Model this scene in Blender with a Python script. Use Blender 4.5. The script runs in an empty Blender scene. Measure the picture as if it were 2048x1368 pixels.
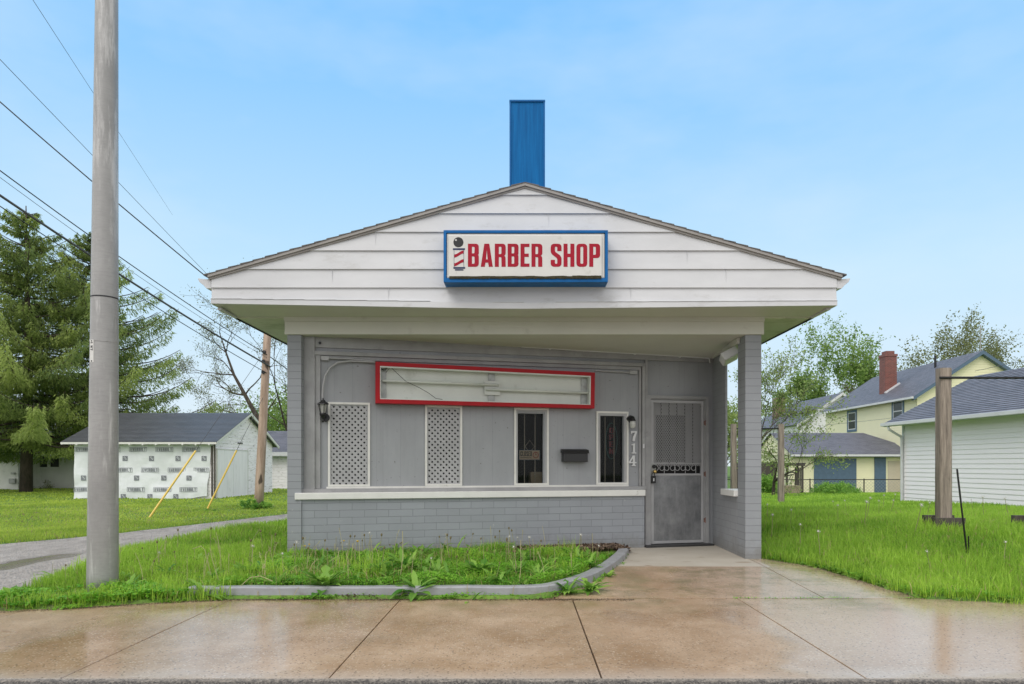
import bpy, math, random
import numpy as np
from mathutils import Vector, Matrix, noise as mnoise
random.seed(7); rng = np.random.default_rng(7)
R = math.radians

# ------------------------------------------------------------------ camera, sky, sun, exposure
scene = bpy.context.scene
COL = scene.collection
CX, CY, FL, CAMZ = 1045.0, 930.0, 1365.33, 1.21      # principal point and focal length in photo pixels
cd = bpy.data.cameras.new('camera'); cam = bpy.data.objects.new('camera', cd); COL.objects.link(cam)
cd.sensor_width = 36; cd.lens = 24; cd.shift_x = -(CX-1024)/2048; cd.shift_y = (CY-684)/2048
cd.clip_start = .05; cd.clip_end = 3000
cam.location = (0, 0, CAMZ); cam.rotation_euler = (R(90), 0, 0)
scene.camera = cam

SUN_EL, SUN_AZ = R(50), R(213)       # high, behind the camera and a little to the left
w = bpy.data.worlds.new('World'); scene.world = w; w.use_nodes = True
nt = w.node_tree; nt.nodes.clear()
def N(t, **k):
    n = nt.nodes.new(t)
    for a, b in k.items(): setattr(n, a, b)
    return n
out = N('ShaderNodeOutputWorld'); bg = N('ShaderNodeBackground'); bg.inputs[1].default_value = .1
sky = N('ShaderNodeTexSky', sky_type='NISHITA'); sky.sun_disc = False
sky.sun_elevation = SUN_EL; sky.sun_rotation = SUN_AZ; sky.dust_density = 2
tc = N('ShaderNodeTexCoord'); sep = N('ShaderNodeSeparateXYZ'); nt.links.new(tc.outputs['Generated'], sep.inputs[0])
ramp = N('ShaderNodeValToRGB'); cr = ramp.color_ramp
stops = [(0, (.80, .90, .96)), (.06, (.76, .90, 1.0)), (.25, (.58, .84, 1.04)), (.54, (.23, .59, 1.05)), (.75, (.5, .68, .95)), (1, (.75, .82, .92))]
cr.elements[0].position = 0; cr.elements[1].position = 1
for p, c in stops[1:-1]: cr.elements.new(p)
for e, (p, c) in zip(cr.elements, stops): e.position = p; e.color = (*c, 1)
nt.links.new(sep.outputs['Z'], ramp.inputs[0])
cn = N('ShaderNodeTexNoise'); cn.inputs['Scale'].default_value = 2.2; cn.inputs['Detail'].default_value = 5; cn.inputs['Roughness'].default_value = .55
cmap = N('ShaderNodeMapping'); cmap.inputs['Scale'].default_value = (1, 1, 2.6); cmap.inputs['Location'].default_value = (1.3, .4, 0)
nt.links.new(tc.outputs['Generated'], cmap.inputs[0]); nt.links.new(cmap.outputs[0], cn.inputs['Vector'])
mr = N('ShaderNodeMapRange'); mr.inputs[1].default_value = .47; mr.inputs[2].default_value = .75; mr.inputs[4].default_value = .38
nt.links.new(cn.outputs[0], mr.inputs[0])
cm = N('ShaderNodeMix', data_type='RGBA'); cm.inputs['B'].default_value = (.80, .93, 1.04, 1)
nt.links.new(mr.outputs[0], cm.inputs['Factor']); nt.links.new(ramp.outputs[0], cm.inputs['A'])
# unseen sky overhead, beside and behind the camera, whitened and brightened to light the facade
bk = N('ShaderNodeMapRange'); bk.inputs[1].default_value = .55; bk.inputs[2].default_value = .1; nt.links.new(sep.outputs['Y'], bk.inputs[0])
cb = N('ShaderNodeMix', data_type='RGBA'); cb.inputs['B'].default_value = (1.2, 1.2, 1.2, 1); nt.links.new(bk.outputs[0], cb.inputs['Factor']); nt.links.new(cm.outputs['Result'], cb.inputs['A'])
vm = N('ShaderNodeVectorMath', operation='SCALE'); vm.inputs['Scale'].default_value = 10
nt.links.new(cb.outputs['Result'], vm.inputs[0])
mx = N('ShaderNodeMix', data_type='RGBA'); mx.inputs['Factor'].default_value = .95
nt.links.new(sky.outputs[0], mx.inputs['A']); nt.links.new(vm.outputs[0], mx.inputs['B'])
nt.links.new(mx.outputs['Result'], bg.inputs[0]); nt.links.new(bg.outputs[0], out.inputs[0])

sd = bpy.data.lights.new('sun', 'SUN'); sun = bpy.data.objects.new('sun', sd); COL.objects.link(sun)
sd.energy = 1.4; sd.angle = R(35); sd.color = (1, .97, .93)
d = Vector((math.sin(SUN_AZ)*math.cos(SUN_EL), math.cos(SUN_AZ)*math.cos(SUN_EL), math.sin(SUN_EL)))
sun.rotation_euler = d.to_track_quat('Z', 'Y').to_euler()
scene.view_settings.view_transform = 'Standard'; scene.view_settings.look = 'None'
scene.view_settings.exposure = 0.0; scene.view_settings.gamma = 1

# ------------------------------------------------------------------ materials
class MT:
    def __init__(s, name, rough=.6, metal=0, spec=.5):
        s.m = bpy.data.materials.new(name); s.m.use_nodes = True; s.t = s.m.node_tree
        s.b = s.t.nodes['Principled BSDF']; s.b.inputs['Roughness'].default_value = rough
        s.b.inputs['Metallic'].default_value = metal; s.b.inputs['Specular IOR Level'].default_value = spec
        s.tc = s.n('ShaderNodeTexCoord'); s.h = None; s.col = None
    def n(s, t, **k):
        n = s.t.nodes.new(t)
        for a, b in k.items(): setattr(n, a, b)
        return n
    def L(s, a, b): s.t.links.new(a, b)
    def vec(s, src='Object', scale=(1, 1, 1), loc=(0, 0, 0)):
        mp = s.n('ShaderNodeMapping'); mp.inputs['Scale'].default_value = scale; mp.inputs['Location'].default_value = loc
        s.L(s.tc.outputs[src], mp.inputs[0]); return mp.outputs[0]
    def noise(s, scale, detail=4, rough=.5, src='Object', vs=(1, 1, 1), loc=(0, 0, 0)):
        t = s.n('ShaderNodeTexNoise'); t.inputs['Scale'].default_value = scale
        t.inputs['Detail'].default_value = detail; t.inputs['Roughness'].default_value = rough
        s.L(s.vec(src, vs, loc), t.inputs['Vector']); return t.outputs['Fac']
    def rng(s, f, a, b, c=0, d=1):
        m = s.n('ShaderNodeMapRange'); s.L(f, m.inputs[0])
        for i, v in enumerate((a, b, c, d)): m.inputs[i+1].default_value = v
        return m.outputs[0]
    def mix(s, f, a, b, mode='MIX'):
        m = s.n('ShaderNodeMix', data_type='RGBA', blend_type=mode)
        for k, v in (('Factor', f), ('A', a), ('B', b)):
            if isinstance(v, (int, float)): m.inputs[k].default_value = v
            elif isinstance(v, tuple): m.inputs[k].default_value = (*v, 1)
            else: s.L(v, m.inputs[k])
        return m.outputs['Result']
    def math(s, op, a, b=0):
        m = s.n('ShaderNodeMath', operation=op)
        for i, v in enumerate((a, b)):
            if isinstance(v, (int, float)): m.inputs[i].default_value = v
            else: s.L(v, m.inputs[i])
        return m.outputs[0]
    def bump(s, h, strength=.3, dist=.01):
        b = s.n('ShaderNodeBump'); b.inputs['Strength'].default_value = strength; b.inputs['Distance'].default_value = dist
        s.L(h, b.inputs['Height'])
        if s.h is not None: s.L(s.h, b.inputs['Normal'])
        s.h = b.outputs[0]; s.L(s.h, s.b.inputs['Normal']); return s
    def color(s, c):
        if isinstance(c, tuple): s.b.inputs['Base Color'].default_value = (*c, 1)
        else: s.L(c, s.b.inputs['Base Color'])
        return s
    def rough(s, r): s.L(r, s.b.inputs['Roughness']); return s
def simple(name, c, rough=.6, metal=0, var=.12, scale=3, bump=.15, bscale=60, spec=.5, vs=(1, 1, 1), dirt=None):
    m = MT(name, rough, metal, spec)
    a = tuple(x*(1-var) for x in c); b = tuple(min(1, x*(1+var)) for x in c)
    col = m.mix(m.rng(m.noise(scale, 5, .6, vs=vs), .3, .7), a, b)
    if dirt: col = m.mix(m.rng(m.noise(dirt[1], 6, .7, vs=vs, loc=(5, 3, 1)), dirt[2], dirt[2]+.12, 0, dirt[3]), col, dirt[0])
    m.color(col)
    if bump: m.bump(m.noise(bscale, 4, vs=vs), bump, .004)
    return m.m
def brick_mat(name, c, bw, bh, mortar, mcol, var=.08, bump=.6, rough=.55, src='UV', stack=False):
    m = MT(name, rough)
    t = m.n('ShaderNodeTexBrick'); v = m.vec(src); 
    nz = m.n('ShaderNodeTexNoise'); nz.inputs['Scale'].default_value = 9; m.L(v, nz.inputs['Vector'])
    va = m.n('ShaderNodeVectorMath', operation='MULTIPLY_ADD'); m.L(nz.outputs['Color'], va.inputs[0]); va.inputs[1].default_value = (.006,)*3; m.L(v, va.inputs[2])
    m.L(va.outputs[0], t.inputs['Vector'])
    t.inputs['Scale'].default_value = 1; t.inputs['Brick Width'].default_value = bw; t.inputs['Row Height'].default_value = bh
    t.inputs['Mortar Size'].default_value = mortar; t.inputs['Mortar Smooth'].default_value = .3
    t.inputs['Color1'].default_value = (*[x*(1-var) for x in c], 1); t.inputs['Color2'].default_value = (*[x*(1+var) for x in c], 1)
    t.inputs['Mortar'].default_value = (*mcol, 1)
    if stack: t.offset = 0
    col = m.mix(m.rng(m.noise(2.5, 5), .4, .7, 0, .3), t.outputs['Color'], tuple(x*.8 for x in c))
    if src == 'UV' and 'gray' in name:
        zz = m.n('ShaderNodeSeparateXYZ'); m.L(m.vec('UV'), zz.inputs[0])
        foot = m.rng(m.math('ADD', zz.outputs[1], m.math('MULTIPLY', m.noise(7, 5, .7), .5)), .52, .28, 0, .55); col = m.mix(foot, col, (.16, .15, .13))
        col = m.mix(m.rng(m.noise(11, 5, .75, loc=(9, 2, 4)), .66, .70, 0, .6), col, (.42, .42, .42))
    m.color(col)
    inv = m.math('SUBTRACT', 1, t.outputs['Fac']); m.bump(inv, bump, .006); m.bump(m.noise(70, 4), .25, .003)
    return m.m


m_graywood = None
def panel_mat():
    m = MT('gray_painted_panel', .5)
    u = m.n('ShaderNodeSeparateXYZ'); m.L(m.vec('UV'), u.inputs[0])
    # vertical grooves at a regular spacing along the wall
    g1 = m.math('ABSOLUTE', m.math('SUBTRACT', m.math('FRACT', m.math('DIVIDE', u.outputs[0], .305)), .5))
    g2 = m.math('ABSOLUTE', m.math('SUBTRACT', m.math('FRACT', m.math('ADD', m.math('DIVIDE', u.outputs[0], .61), .37)), .5))
    groove = m.math('MAXIMUM', m.rng(g1, .492, .498), m.rng(g2, .496, .4985))
    col = m.mix(m.rng(m.noise(1.6, 6, .65, vs=(1, 1, .5)), .3, .75), (.275, .285, .302), (.345, .355, .377))
    col = m.mix(m.rng(m.noise(14, 3, vs=(1, 1, .08)), .55, .8, 0, .15), col, (.15, .15, .155))
    spots = m.rng(m.noise(26, 2, .4), .73, .76, 0, .7)
    col = m.mix(spots, col, (.12, .10, .09))
    m.color(m.mix(m.math('MULTIPLY', groove, .45), col, (.15, .15, .16)))
    m.bump(m.math('SUBTRACT', 1, groove), .3, .003); m.bump(m.noise(40, 4, vs=(1, 1, .15)), .2, .003)
    return m.m
M = {}
M['panel'] = panel_mat()
M['gray'] = simple('gray_paint', (.31, .31, .315), .5, var=.15, scale=4, dirt=((.13, .13, .13), 3, .58, .4))
M['gray_light'] = simple('worn_gray_paint', (.39, .39, .40), .5, var=.12)
M['brick'] = brick_mat('gray_painted_brick', (.295, .313, .343), .305, .0915, .0035, (.20, .21, .23), var=.05, bump=.5)
M['pillar'] = brick_mat('gray_painted_pillar_brick', (.29, .305, .33), 5, .0915, .0035, (.19, .195, .215), var=.04, bump=.5)
M['brick_side'] = brick_mat('gray_painted_side_brick', (.30, .31, .33), .2, .0915, .003, (.21, .215, .23), var=.04, bump=.5)
M['white'] = simple('white_paint', (.63, .635, .65), .45, var=.06, scale=1.5, vs=(1, 1, 2.5), dirt=((.46, .455, .44), 2.4, .56, .5), bump=.1)
M['white_trim'] = simple('weathered_white_trim', (.70, .69, .66), .55, var=.07, scale=6, dirt=((.30, .24, .17), 11, .62, .8), bump=.25)
M['sill'] = simple('white_painted_sill', (.74, .735, .71), .5, var=.05, scale=5, dirt=((.33, .32, .30), 6, .66, .6), bump=.35, bscale=35)
M['soffit'] = simple('cream_soffit_paint', (.62, .62, .56), .6, var=.05, scale=1.5, dirt=((.35, .34, .28), 2.2, .62, .4), bump=.1)
M['soffit_green'] = simple('mildewed_soffit_paint', (.60, .62, .50), .6, var=.07, scale=2.5, dirt=((.32, .36, .22), 2.5, .52, .5), bump=.1)
def shingle(name, c1, c2, wet=.5):
    m = MT(name, wet)
    t = m.n('ShaderNodeTexBrick'); m.L(m.vec('UV'), t.inputs['Vector'])
    t.inputs['Scale'].default_value = 1; t.inputs['Brick Width'].default_value = .31; t.inputs['Row Height'].default_value = .14
    t.inputs['Mortar Size'].default_value = .008; t.inputs['Color1'].default_value = (*c1, 1); t.inputs['Color2'].default_value = (*c2, 1)
    t.inputs['Mortar'].default_value = (*[x*.5 for x in c1], 1)
    col = m.mix(m.rng(m.noise(1.2, 5), .3, .7, 0, .5), t.outputs['Color'], c2)
    col = m.mix(m.rng(m.noise(60, 2, src='UV'), .4, .7, 0, .5), col, tuple(min(1, x*1.6) for x in c2))
    m.color(col); m.bump(m.math('SUBTRACT', 1, t.outputs['Fac']), .5, .01); m.bump(m.noise(150, 2), .3, .003); return m.m
M['shingle'] = shingle('weathered_gray_shingles', (.06, .057, .055), (.13, .12, .115))
M['shingle_dark'] = shingle('dark_wet_shingles', (.045, .047, .052), (.085, .087, .095), .38)
M['shingle_blue'] = shingle('slate_blue_shingles', (.075, .078, .095), (.17, .17, .20), .5)
M['blue'] = None
def blue_ply():
    m = MT('blue_painted_plywood', .6, 0, .15)
    g = m.noise(30, 5, .7, vs=(1, 1, .04))
    col = m.mix(m.rng(g, .35, .7), (.002, .10, .30), (.006, .17, .46))
    col = m.mix(m.rng(m.noise(18, 4, .8, vs=(1, 1, .25), loc=(3, 1, 2)), .69, .76, 0, .6), col, (.25, .35, .42))
    m.color(col); m.bump(g, .5, .004); return m.m
M['blue_ply'] = blue_ply()
M['blue'] = simple('blue_enamel', (.003, .12, .36), .5, var=.12, scale=5, bump=.05, spec=.25, dirt=((.005, .05, .15), 4, .6, .4))
M['red'] = simple('red_enamel', (.38, .006, .012), .45, var=.12, scale=5, bump=.05, spec=.25)
M['sign_white'] = simple('aged_sign_plastic', (.66, .65, .62), .35, var=.05, scale=4, bump=.03, dirt=((.45, .44, .38), 6, .62, .5))
M['letter_red'] = simple('red_vinyl', (.36, .010, .028), .5, var=.08, bump=0, spec=.2)
M['navy'] = simple('navy_vinyl', (.008, .02, .08), .5, bump=0)
M['black'] = simple('black_paint', (.012, .012, .013), .35, var=.2)
M['moss'] = simple('black_moss_grime', (.045, .04, .02), .95, var=.6, scale=20, bump=.8, bscale=40)
M['liner'] = simple('white_light_box_lining', (.62, .64, .60), .5, var=.06, scale=3, dirt=((.38, .39, .34), 4, .6, .5), bump=.05)
M['galv'] = simple('galvanised_plate', (.34, .35, .34), .45, .4, var=.25, scale=12, dirt=((.2, .19, .17), 8, .55, .6))
M['steel'] = None
def pole_mat():
    m = MT('galvanised_pole_steel', .42, .15)
    col = m.mix(m.rng(m.noise(3, 6, .65, vs=(1, 1, .5)), .3, .7), (.27, .267, .262), (.40, .393, .385))
    col = m.mix(m.rng(m.noise(40, 3, .6, vs=(.25, .25, 1.6)), .45, .75, 0, .5), col, (.26, .255, .25))
    col = m.mix(m.rng(m.noise(2.2, 6, .75, vs=(3, 3, .35), loc=(2, 2, 1)), .52, .62, 0, .6), col, (.62, .61, .60))
    m.color(col); m.bump(m.noise(60, 4, vs=(.4, .4, 2)), .25, .004); return m.m
M['pole'] = pole_mat()
def wood(name, a, b, sc=14, vs=(1, 1, .06), rough=.75, knots=True):
    m = MT(name, rough); g = m.noise(sc, 6, .7, vs=vs)
    col = m.mix(m.rng(g, .3, .7), a, b)
    if knots: col = m.mix(m.rng(m.noise(5, 2, .4, vs=(1, 1, .45), loc=(4, 7, 2)), .68, .72, 0, .85), col, (.05, .035, .025))
    m.color(col); m.bump(g, .6, .008); return m.m
M['pole_wood'] = wood('weathered_utility_pole_wood', (.26, .17, .12), (.62, .47, .38), 9, (1, 1, .1))
M['post_wood'] = wood('weathered_gray_timber', (.10, .08, .065), (.42, .35, .29), 34)
M['dark_wood'] = wood('dark_rotten_wood', (.04, .035, .03), (.12, .10, .085), 20)
M['iron'] = simple('black_iron', (.02, .02, .022), .4, .3, var=.3)
M['wire'] = simple('black_cable', (.02, .02, .022), .5, bump=0)
M['wire_gray'] = simple('thick_gray_cable', (.07, .07, .075), .5, bump=0)
M['yellow'] = simple('yellow_plastic', (.74, .52, .10), .4, var=.06, bump=0)
def glass(name, tint=(1, 1, 1)):
    m = bpy.data.materials.new(name); m.use_nodes = True; t = m.node_tree; t.nodes.clear()
    o = t.nodes.new('ShaderNodeOutputMaterial'); mxs = t.nodes.new('ShaderNodeMixShader'); fr = t.nodes.new('ShaderNodeFresnel'); fr.inputs[0].default_value = 1.22
    tr = t.nodes.new('ShaderNodeBsdfTransparent'); tr.inputs[0].default_value = (*tint, 1)
    gl = t.nodes.new('ShaderNodeBsdfGlossy'); gl.inputs['Roughness'].default_value = .03
    for a, b in ((fr.outputs[0], mxs.inputs[0]), (tr.outputs[0], mxs.inputs[1]), (gl.outputs[0], mxs.inputs[2]), (mxs.outputs[0], o.inputs[0])): t.links.new(a, b)
    return m
M['glass'] = glass('window_glass', (.75, .78, .78))
M['frost'] = simple('clear_lamp_glass', (.55, .56, .53), .12, var=.2, scale=20, bump=.1)
M['lamp_dim'] = simple('smoky_lamp_glass', (.30, .30, .28), .15, var=.2, scale=10, bump=0)
M['void'] = simple('black_void', (.006, .006, .007), .9, bump=0)
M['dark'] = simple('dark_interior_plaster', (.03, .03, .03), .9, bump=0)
M['tan_bar'] = simple('tan_painted_bar', (.33, .26, .20), .5)
M['cardboard'] = simple('brown_cardboard', (.36, .26, .18), .8, bump=0)
M['closed_face'] = simple('orange_sign_board', (.50, .34, .22), .5, bump=0)
M['neon_red'] = simple('unlit_red_neon_tube', (.20, .015, .02), .3, bump=0)
M['neon_green'] = simple('unlit_green_neon_tube', (.05, .14, .13), .3, bump=0)
M['brass'] = simple('brass', (.60, .42, .15), .25, .9, bump=0)
M['rust'] = simple('rusty_red_metal', (.20, .11, .09), .7, var=.4, scale=30)
def doorm():
    m = MT('brushed_galvanised_kick_panel', .42, .45)
    col = m.mix(m.rng(m.noise(3.2, 6, .7), .3, .72), (.15, .155, .165), (.34, .345, .355))
    col = m.mix(m.rng(m.noise(16, 4, .7, vs=(1, 1, .15)), .5, .8, 0, .5), col, (.42, .42, .43))
    m.color(col); m.bump(m.noise(50, 3), .1, .002); return m.m
M['kick'] = doorm()
M['siding_white'] = simple('white_vinyl_siding', (.92, .87, .905), .4, var=.02, scale=1, bump=.05)
M['siding_old'] = simple('old_white_siding', (.76, .77, .74), .6, var=.08, scale=1.5, dirt=((.35, .36, .32), 1.8, .6, .4))
M['siding_peel'] = simple('peeling_white_boards', (.93, .88, .915), .7, var=.08, scale=3, dirt=((.22, .19, .16), 9, .55, .85), vs=(.4, .4, 2.5), bump=.4)
M['siding_yellow'] = simple('pale_yellow_siding', (.84, .80, .54), .5, var=.03, scale=1, bump=.05)
M['siding_gray'] = simple('pale_gray_siding', (.74, .74, .74), .5, var=.04, scale=1, bump=.05)
M['bluegray'] = simple('slate_blue_paint', (.085, .14, .21), .5, var=.1, scale=6)
M['beige'] = simple('beige_paint', (.55, .48, .38), .5, var=.05)
M['door_board'] = simple('faded_white_door_boards', (.90, .86, .89), .6, var=.06, scale=5, vs=(1, 1, .2), dirt=((.45, .43, .40), 5, .6, .6))
M['wrap'] = None
def wrapm():
    m = MT('white_house_wrap', .35)
    m.color(m.mix(m.rng(m.noise(1.5, 4), .35, .7), (.72, .74, .77), (.82, .84, .87)))
    m.bump(m.noise(2.2, 5, .6, vs=(1, 1, .7)), .7, .05); m.bump(m.noise(7, 4, .6), .4, .012); return m.m
M['wrap'] = wrapm()
M['print'] = simple('dark_print', (.22, .23, .26), .6, bump=0)
M['redbrick'] = brick_mat('red_chimney_brick', (.20, .055, .04), .2, .075, .008, (.22, .17, .15), var=.25)
M['brownbrick'] = brick_mat('brown_chimney_brick', (.22, .15, .09), .2, .075, .008, (.22, .17, .15), var=.25)
M['bark'] = wood('tree_bark', (.035, .028, .022), (.12, .095, .075), 12, (1, 1, .3), .9, False)
M['mulch'] = simple('brown_leaf_mulch', (.12, .08, .06), .95, var=.6, scale=30, bump=1, bscale=50)
M['concrete_gray'] = simple('gray_kerb_paint', (.30, .305, .32), .5, var=.15, scale=5, dirt=((.16, .11, .09), 5, .60, .7), bump=.5, bscale=40)
M['timber_sill'] = simple('black_door_threshold', (.035, .035, .037), .45, var=.3)
def leafmat(name, a, b, tr=.35, rough=.5):
    m = MT(name, rough, 0, .3)
    at = m.n('ShaderNodeAttribute', attribute_name='tint'); f = at.outputs['Fac']
    col = m.mix(f, a, b); m.color(col)
    ts = m.n('ShaderNodeBsdfTranslucent'); m.L(m.mix(f, tuple(x*1.5 for x in a), tuple(x*1.5 for x in b)), ts.inputs[0])
    mixs = m.n('ShaderNodeMixShader'); mixs.inputs[0].default_value = tr
    o = m.t.nodes['Material Output']; m.L(m.b.outputs[0], mixs.inputs[1]); m.L(ts.outputs[0], mixs.inputs[2]); m.L(mixs.outputs[0], o.inputs[0])
    return m.m
M['grass'] = leafmat('lush_grass_blades', (.09, .23, .015), (.42, .62, .08))
M['straw'] = leafmat('dry_straw_blades', (.22, .17, .07), (.50, .42, .20))
M['lawn'] = leafmat('mown_lawn_blades', (.17, .29, .03), (.50, .60, .10))
M['weed'] = leafmat('weed_leaves', (.06, .20, .025), (.34, .54, .10))
M['clover'] = leafmat('clover_leaves', (.08, .27, .02), (.28, .54, .055))
M['stalk'] = leafmat('dry_weed_stalks', (.22, .24, .09), (.45, .42, .24))
M['purple'] = leafmat('purple_leaves', (.04, .008, .018), (.09, .02, .03))
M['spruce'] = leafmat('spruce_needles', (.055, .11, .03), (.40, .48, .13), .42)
M['bud'] = leafmat('budding_leaves', (.14, .20, .06), (.34, .42, .13), .4)
M['bud_brown'] = leafmat('olive_budding_leaves', (.12, .125, .06), (.26, .29, .12), .4)
M['maple'] = leafmat('fresh_maple_leaves', (.09, .17, .04), (.30, .42, .11), .4)
M['fluff'] = simple('dandelion_fluff', (.6, .58, .53), .9, bump=0)
M['sepal'] = simple('spent_dandelion_head', (.16, .13, .06), .8, bump=0)
M['dandy'] = simple('yellow_flower', (.7, .45, .02), .8, bump=0)

# ------------------------------------------------------------------ mesh helpers
def tag(o, label=None, cat=None, group=None, kind=None):
    for k, v in (('label', label), ('category', cat), ('group', group), ('kind', kind)):
        if v: o[k] = v
    return o
def world_loc(o):
    v = Vector((0, 0, 0))
    while o is not None: v += o.location; o = o.parent
    return v
def thing(name, loc, label, cat, group=None):
    o = bpy.data.objects.new(name, None); o.empty_display_size = .2; COL.objects.link(o); o.location = loc
    return tag(o, label, cat, group)
class Frame:
    """vertical plane: origin (x,y), direction of s; t points out of the face, towards the viewer"""
    def __init__(s, x, y, dx=1, dy=0, z=0):
        L = math.hypot(dx, dy); s.o = Vector((x, y, z)); s.S = Vector((dx/L, dy/L, 0)); s.T = Vector((dy/L, -dx/L, 0))
    def p(s, a, t, z): return s.o + s.S*a + s.T*t + Vector((0, 0, z))
    def px(s, px, py, t=0):
        d = Vector(((px-CX)/FL, 1, -(py-CY)/FL)); o = Vector((0, 0, CAMZ)) - s.o - s.T*t
        k = -(o.dot(s.T))/(d.dot(s.T)); q = o + d*k
        return q.dot(s.S), q.z
def at(px, py, Y): return Vector(((px-CX)/FL*Y, Y, CAMZ-(py-CY)/FL*Y))
W0 = Frame(0, 0)
class MB:
    def __init__(s): s.v = []; s.f = []; s.uv = []; s.mi = []
    def face(s, pts, uv=None, mi=0):
        b = len(s.v); s.v += [Vector(p) for p in pts]; s.f.append(tuple(range(b, b+len(pts))))
        if uv is None:
            n = (Vector(pts[1])-Vector(pts[0])).cross(Vector(pts[2])-Vector(pts[1]))
            n = Vector([abs(c) for c in n])
            if n.z >= max(n.x, n.y): uv = [(p[0], p[1]) for p in pts]
            elif n.y >= n.x: uv = [(p[0], p[2]) for p in pts]
            else: uv = [(p[1], p[2]) for p in pts]
        s.uv.append(uv); s.mi.append(mi); return s
    def box(s, a0, a1, t0, t1, z0, z1, F=W0, mi=0):
        """box spanning s a0..a1, depth t0..t1, height z0..z1 in frame F"""
        P = lambda a, t, z: F.p(a, t, z)
        a0, a1 = min(a0, a1), max(a0, a1); t0, t1 = min(t0, t1), max(t0, t1)
        for q, uv in (([(a0, t1, z0), (a1, t1, z0), (a1, t1, z1), (a0, t1, z1)], 0), ([(a1, t0, z0), (a0, t0, z0), (a0, t0, z1), (a1, t0, z1)], 0),
                  ([(a0, t0, z0), (a0, t1, z0), (a0, t1, z1), (a0, t0, z1)], 1), ([(a1, t1, z0), (a1, t0, z0), (a1, t0, z1), (a1, t1, z1)], 1),
                  ([(a0, t1, z1), (a1, t1, z1), (a1, t0, z1), (a0, t0, z1)], 2), ([(a0, t0, z0), (a1, t0, z0), (a1, t1, z0), (a0, t1, z0)], 2)):
            u = [(c[0], c[2]) if uv == 0 else (c[1], c[2]) if uv == 1 else (c[0], c[1]) for c in q]
            s.face([P(*c) for c in q], u, mi)
        return s
    def prism(s, poly, t0, t1, F=W0, mi=0):
        """extrude polygon of (s,z) between depths t0 (back) and t1 (front)"""
        n = len(poly)
        s.face([F.p(a, t1, z) for a, z in poly], [tuple(q) for q in poly], mi)
        s.face([F.p(a, t0, z) for a, z in reversed(poly)], [tuple(q) for q in reversed(poly)], mi)
        for i in range(n):
            a, b = poly[i], poly[(i+1) % n]
            s.face([F.p(a[0], t1, a[1]), F.p(a[0], t0, a[1]), F.p(b[0], t0, b[1]), F.p(b[0], t1, b[1])], None, mi)
        return s
    def slab(s, pts, thick, mi=0, uvs=None):
        """flat polygon in 3D with thickness along -normal"""
        pts = [Vector(p) for p in pts]; n = (pts[1]-pts[0]).cross(pts[2]-pts[1]).normalized()
        low = [p - n*thick for p in pts]
        s.face(pts, uvs, mi); s.face(list(reversed(low)), None, mi)
        for i in range(len(pts)):
            j = (i+1) % len(pts); s.face([pts[i], low[i], low[j], pts[j]], None, mi)
        return s
    def tube(s, pts, rad, n=8, mi=0, caps=True):
        pts = [Vector(p) for p in pts]; rad = [rad]*len(pts) if isinstance(rad, (int, float)) else rad
        rings = []; up = None
        for i, p in enumerate(pts):
            d = (pts[min(i+1, len(pts)-1)] - pts[max(i-1, 0)])
            d = d.normalized() if d.length > 0 else Vector((0, 0, 1))
            if up is None: up = Vector((0, 0, 1)) if abs(d.z) < .9 else Vector((1, 0, 0))
            x = up - d*up.dot(d); x = x.normalized() if x.length > 1e-4 else d.orthogonal().normalized()
            up = x; y = d.cross(x)
            b = len(s.v)
            for k in range(n):
                a = 2*math.pi*k/n; s.v.append(p + (x*math.cos(a) + y*math.sin(a))*rad[i])
            rings.append(b)
        L = 0
        for i in range(len(pts)-1):
            L2 = L + (pts[i+1]-pts[i]).length
            for k in range(n):
                k2 = (k+1) % n
                s.f.append((rings[i]+k, rings[i]+k2, rings[i+1]+k2, rings[i+1]+k)); s.mi.append(mi)
                s.uv.append([(k*.1, L), (k*.1+.1, L), (k*.1+.1, L2), (k*.1, L2)])
            L = L2
        if caps:
            for r, rev in ((rings[0], True), (rings[-1], False)):
                idx = [r+k for k in range(n)]; idx = idx[::-1] if rev else idx
                s.f.append(tuple(idx)); s.uv.append([(0, 0)]*n); s.mi.append(mi)
        return s
    def lathe(s, prof, c, n=16, mi=0):
        return s.tube([Vector(c)+Vector((0, 0, z)) for r, z in prof], [max(r, .0005) for r, z in prof], n, mi)
    def ball(s, c, r, n=10, mi=0, sq=(1, 1, 1)):
        c = Vector(c); m = n//2+1
        b0 = len(s.v)
        for i in range(m+1):
            th = math.pi*i/m
            for k in range(n):
                a = 2*math.pi*k/n
                s.v.append(c+Vector((r*sq[0]*math.sin(th)*math.cos(a), r*sq[1]*math.sin(th)*math.sin(a), r*sq[2]*math.cos(th))))
        for i in range(m):
            for k in range(n):
                k2 = (k+1) % n
                s.f.append((b0+i*n+k, b0+(i+1)*n+k, b0+(i+1)*n+k2, b0+i*n+k2)); s.uv.append([(0, 0)]*4); s.mi.append(mi)
        return s
    def build(s, name, mat, parent=None, smooth=False, bevel=0, origin=None, merge=False):
        if parent is not None: off = world_loc(parent)
        elif origin is not None: off = Vector(origin)
        else:
            xs = [v.x for v in s.v]; ys = [v.y for v in s.v]; zs = [v.z for v in s.v]
            off = Vector(((min(xs)+max(xs))/2, (min(ys)+max(ys))/2, min(zs)))
        me = bpy.data.meshes.new(name); me.from_pydata([v-off for v in s.v], [], s.f)
        ul = me.uv_layers.new(name='UVMap'); flat = [c for uv in s.uv for q in uv for c in q]
        ul.data.foreach_set('uv', flat)
        for m_ in (mat if isinstance(mat, (list, tuple)) else [mat]): me.materials.append(m_)
        me.polygons.foreach_set('material_index', s.mi)
        if smooth: me.polygons.foreach_set('use_smooth', [True]*len(me.polygons))
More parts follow.
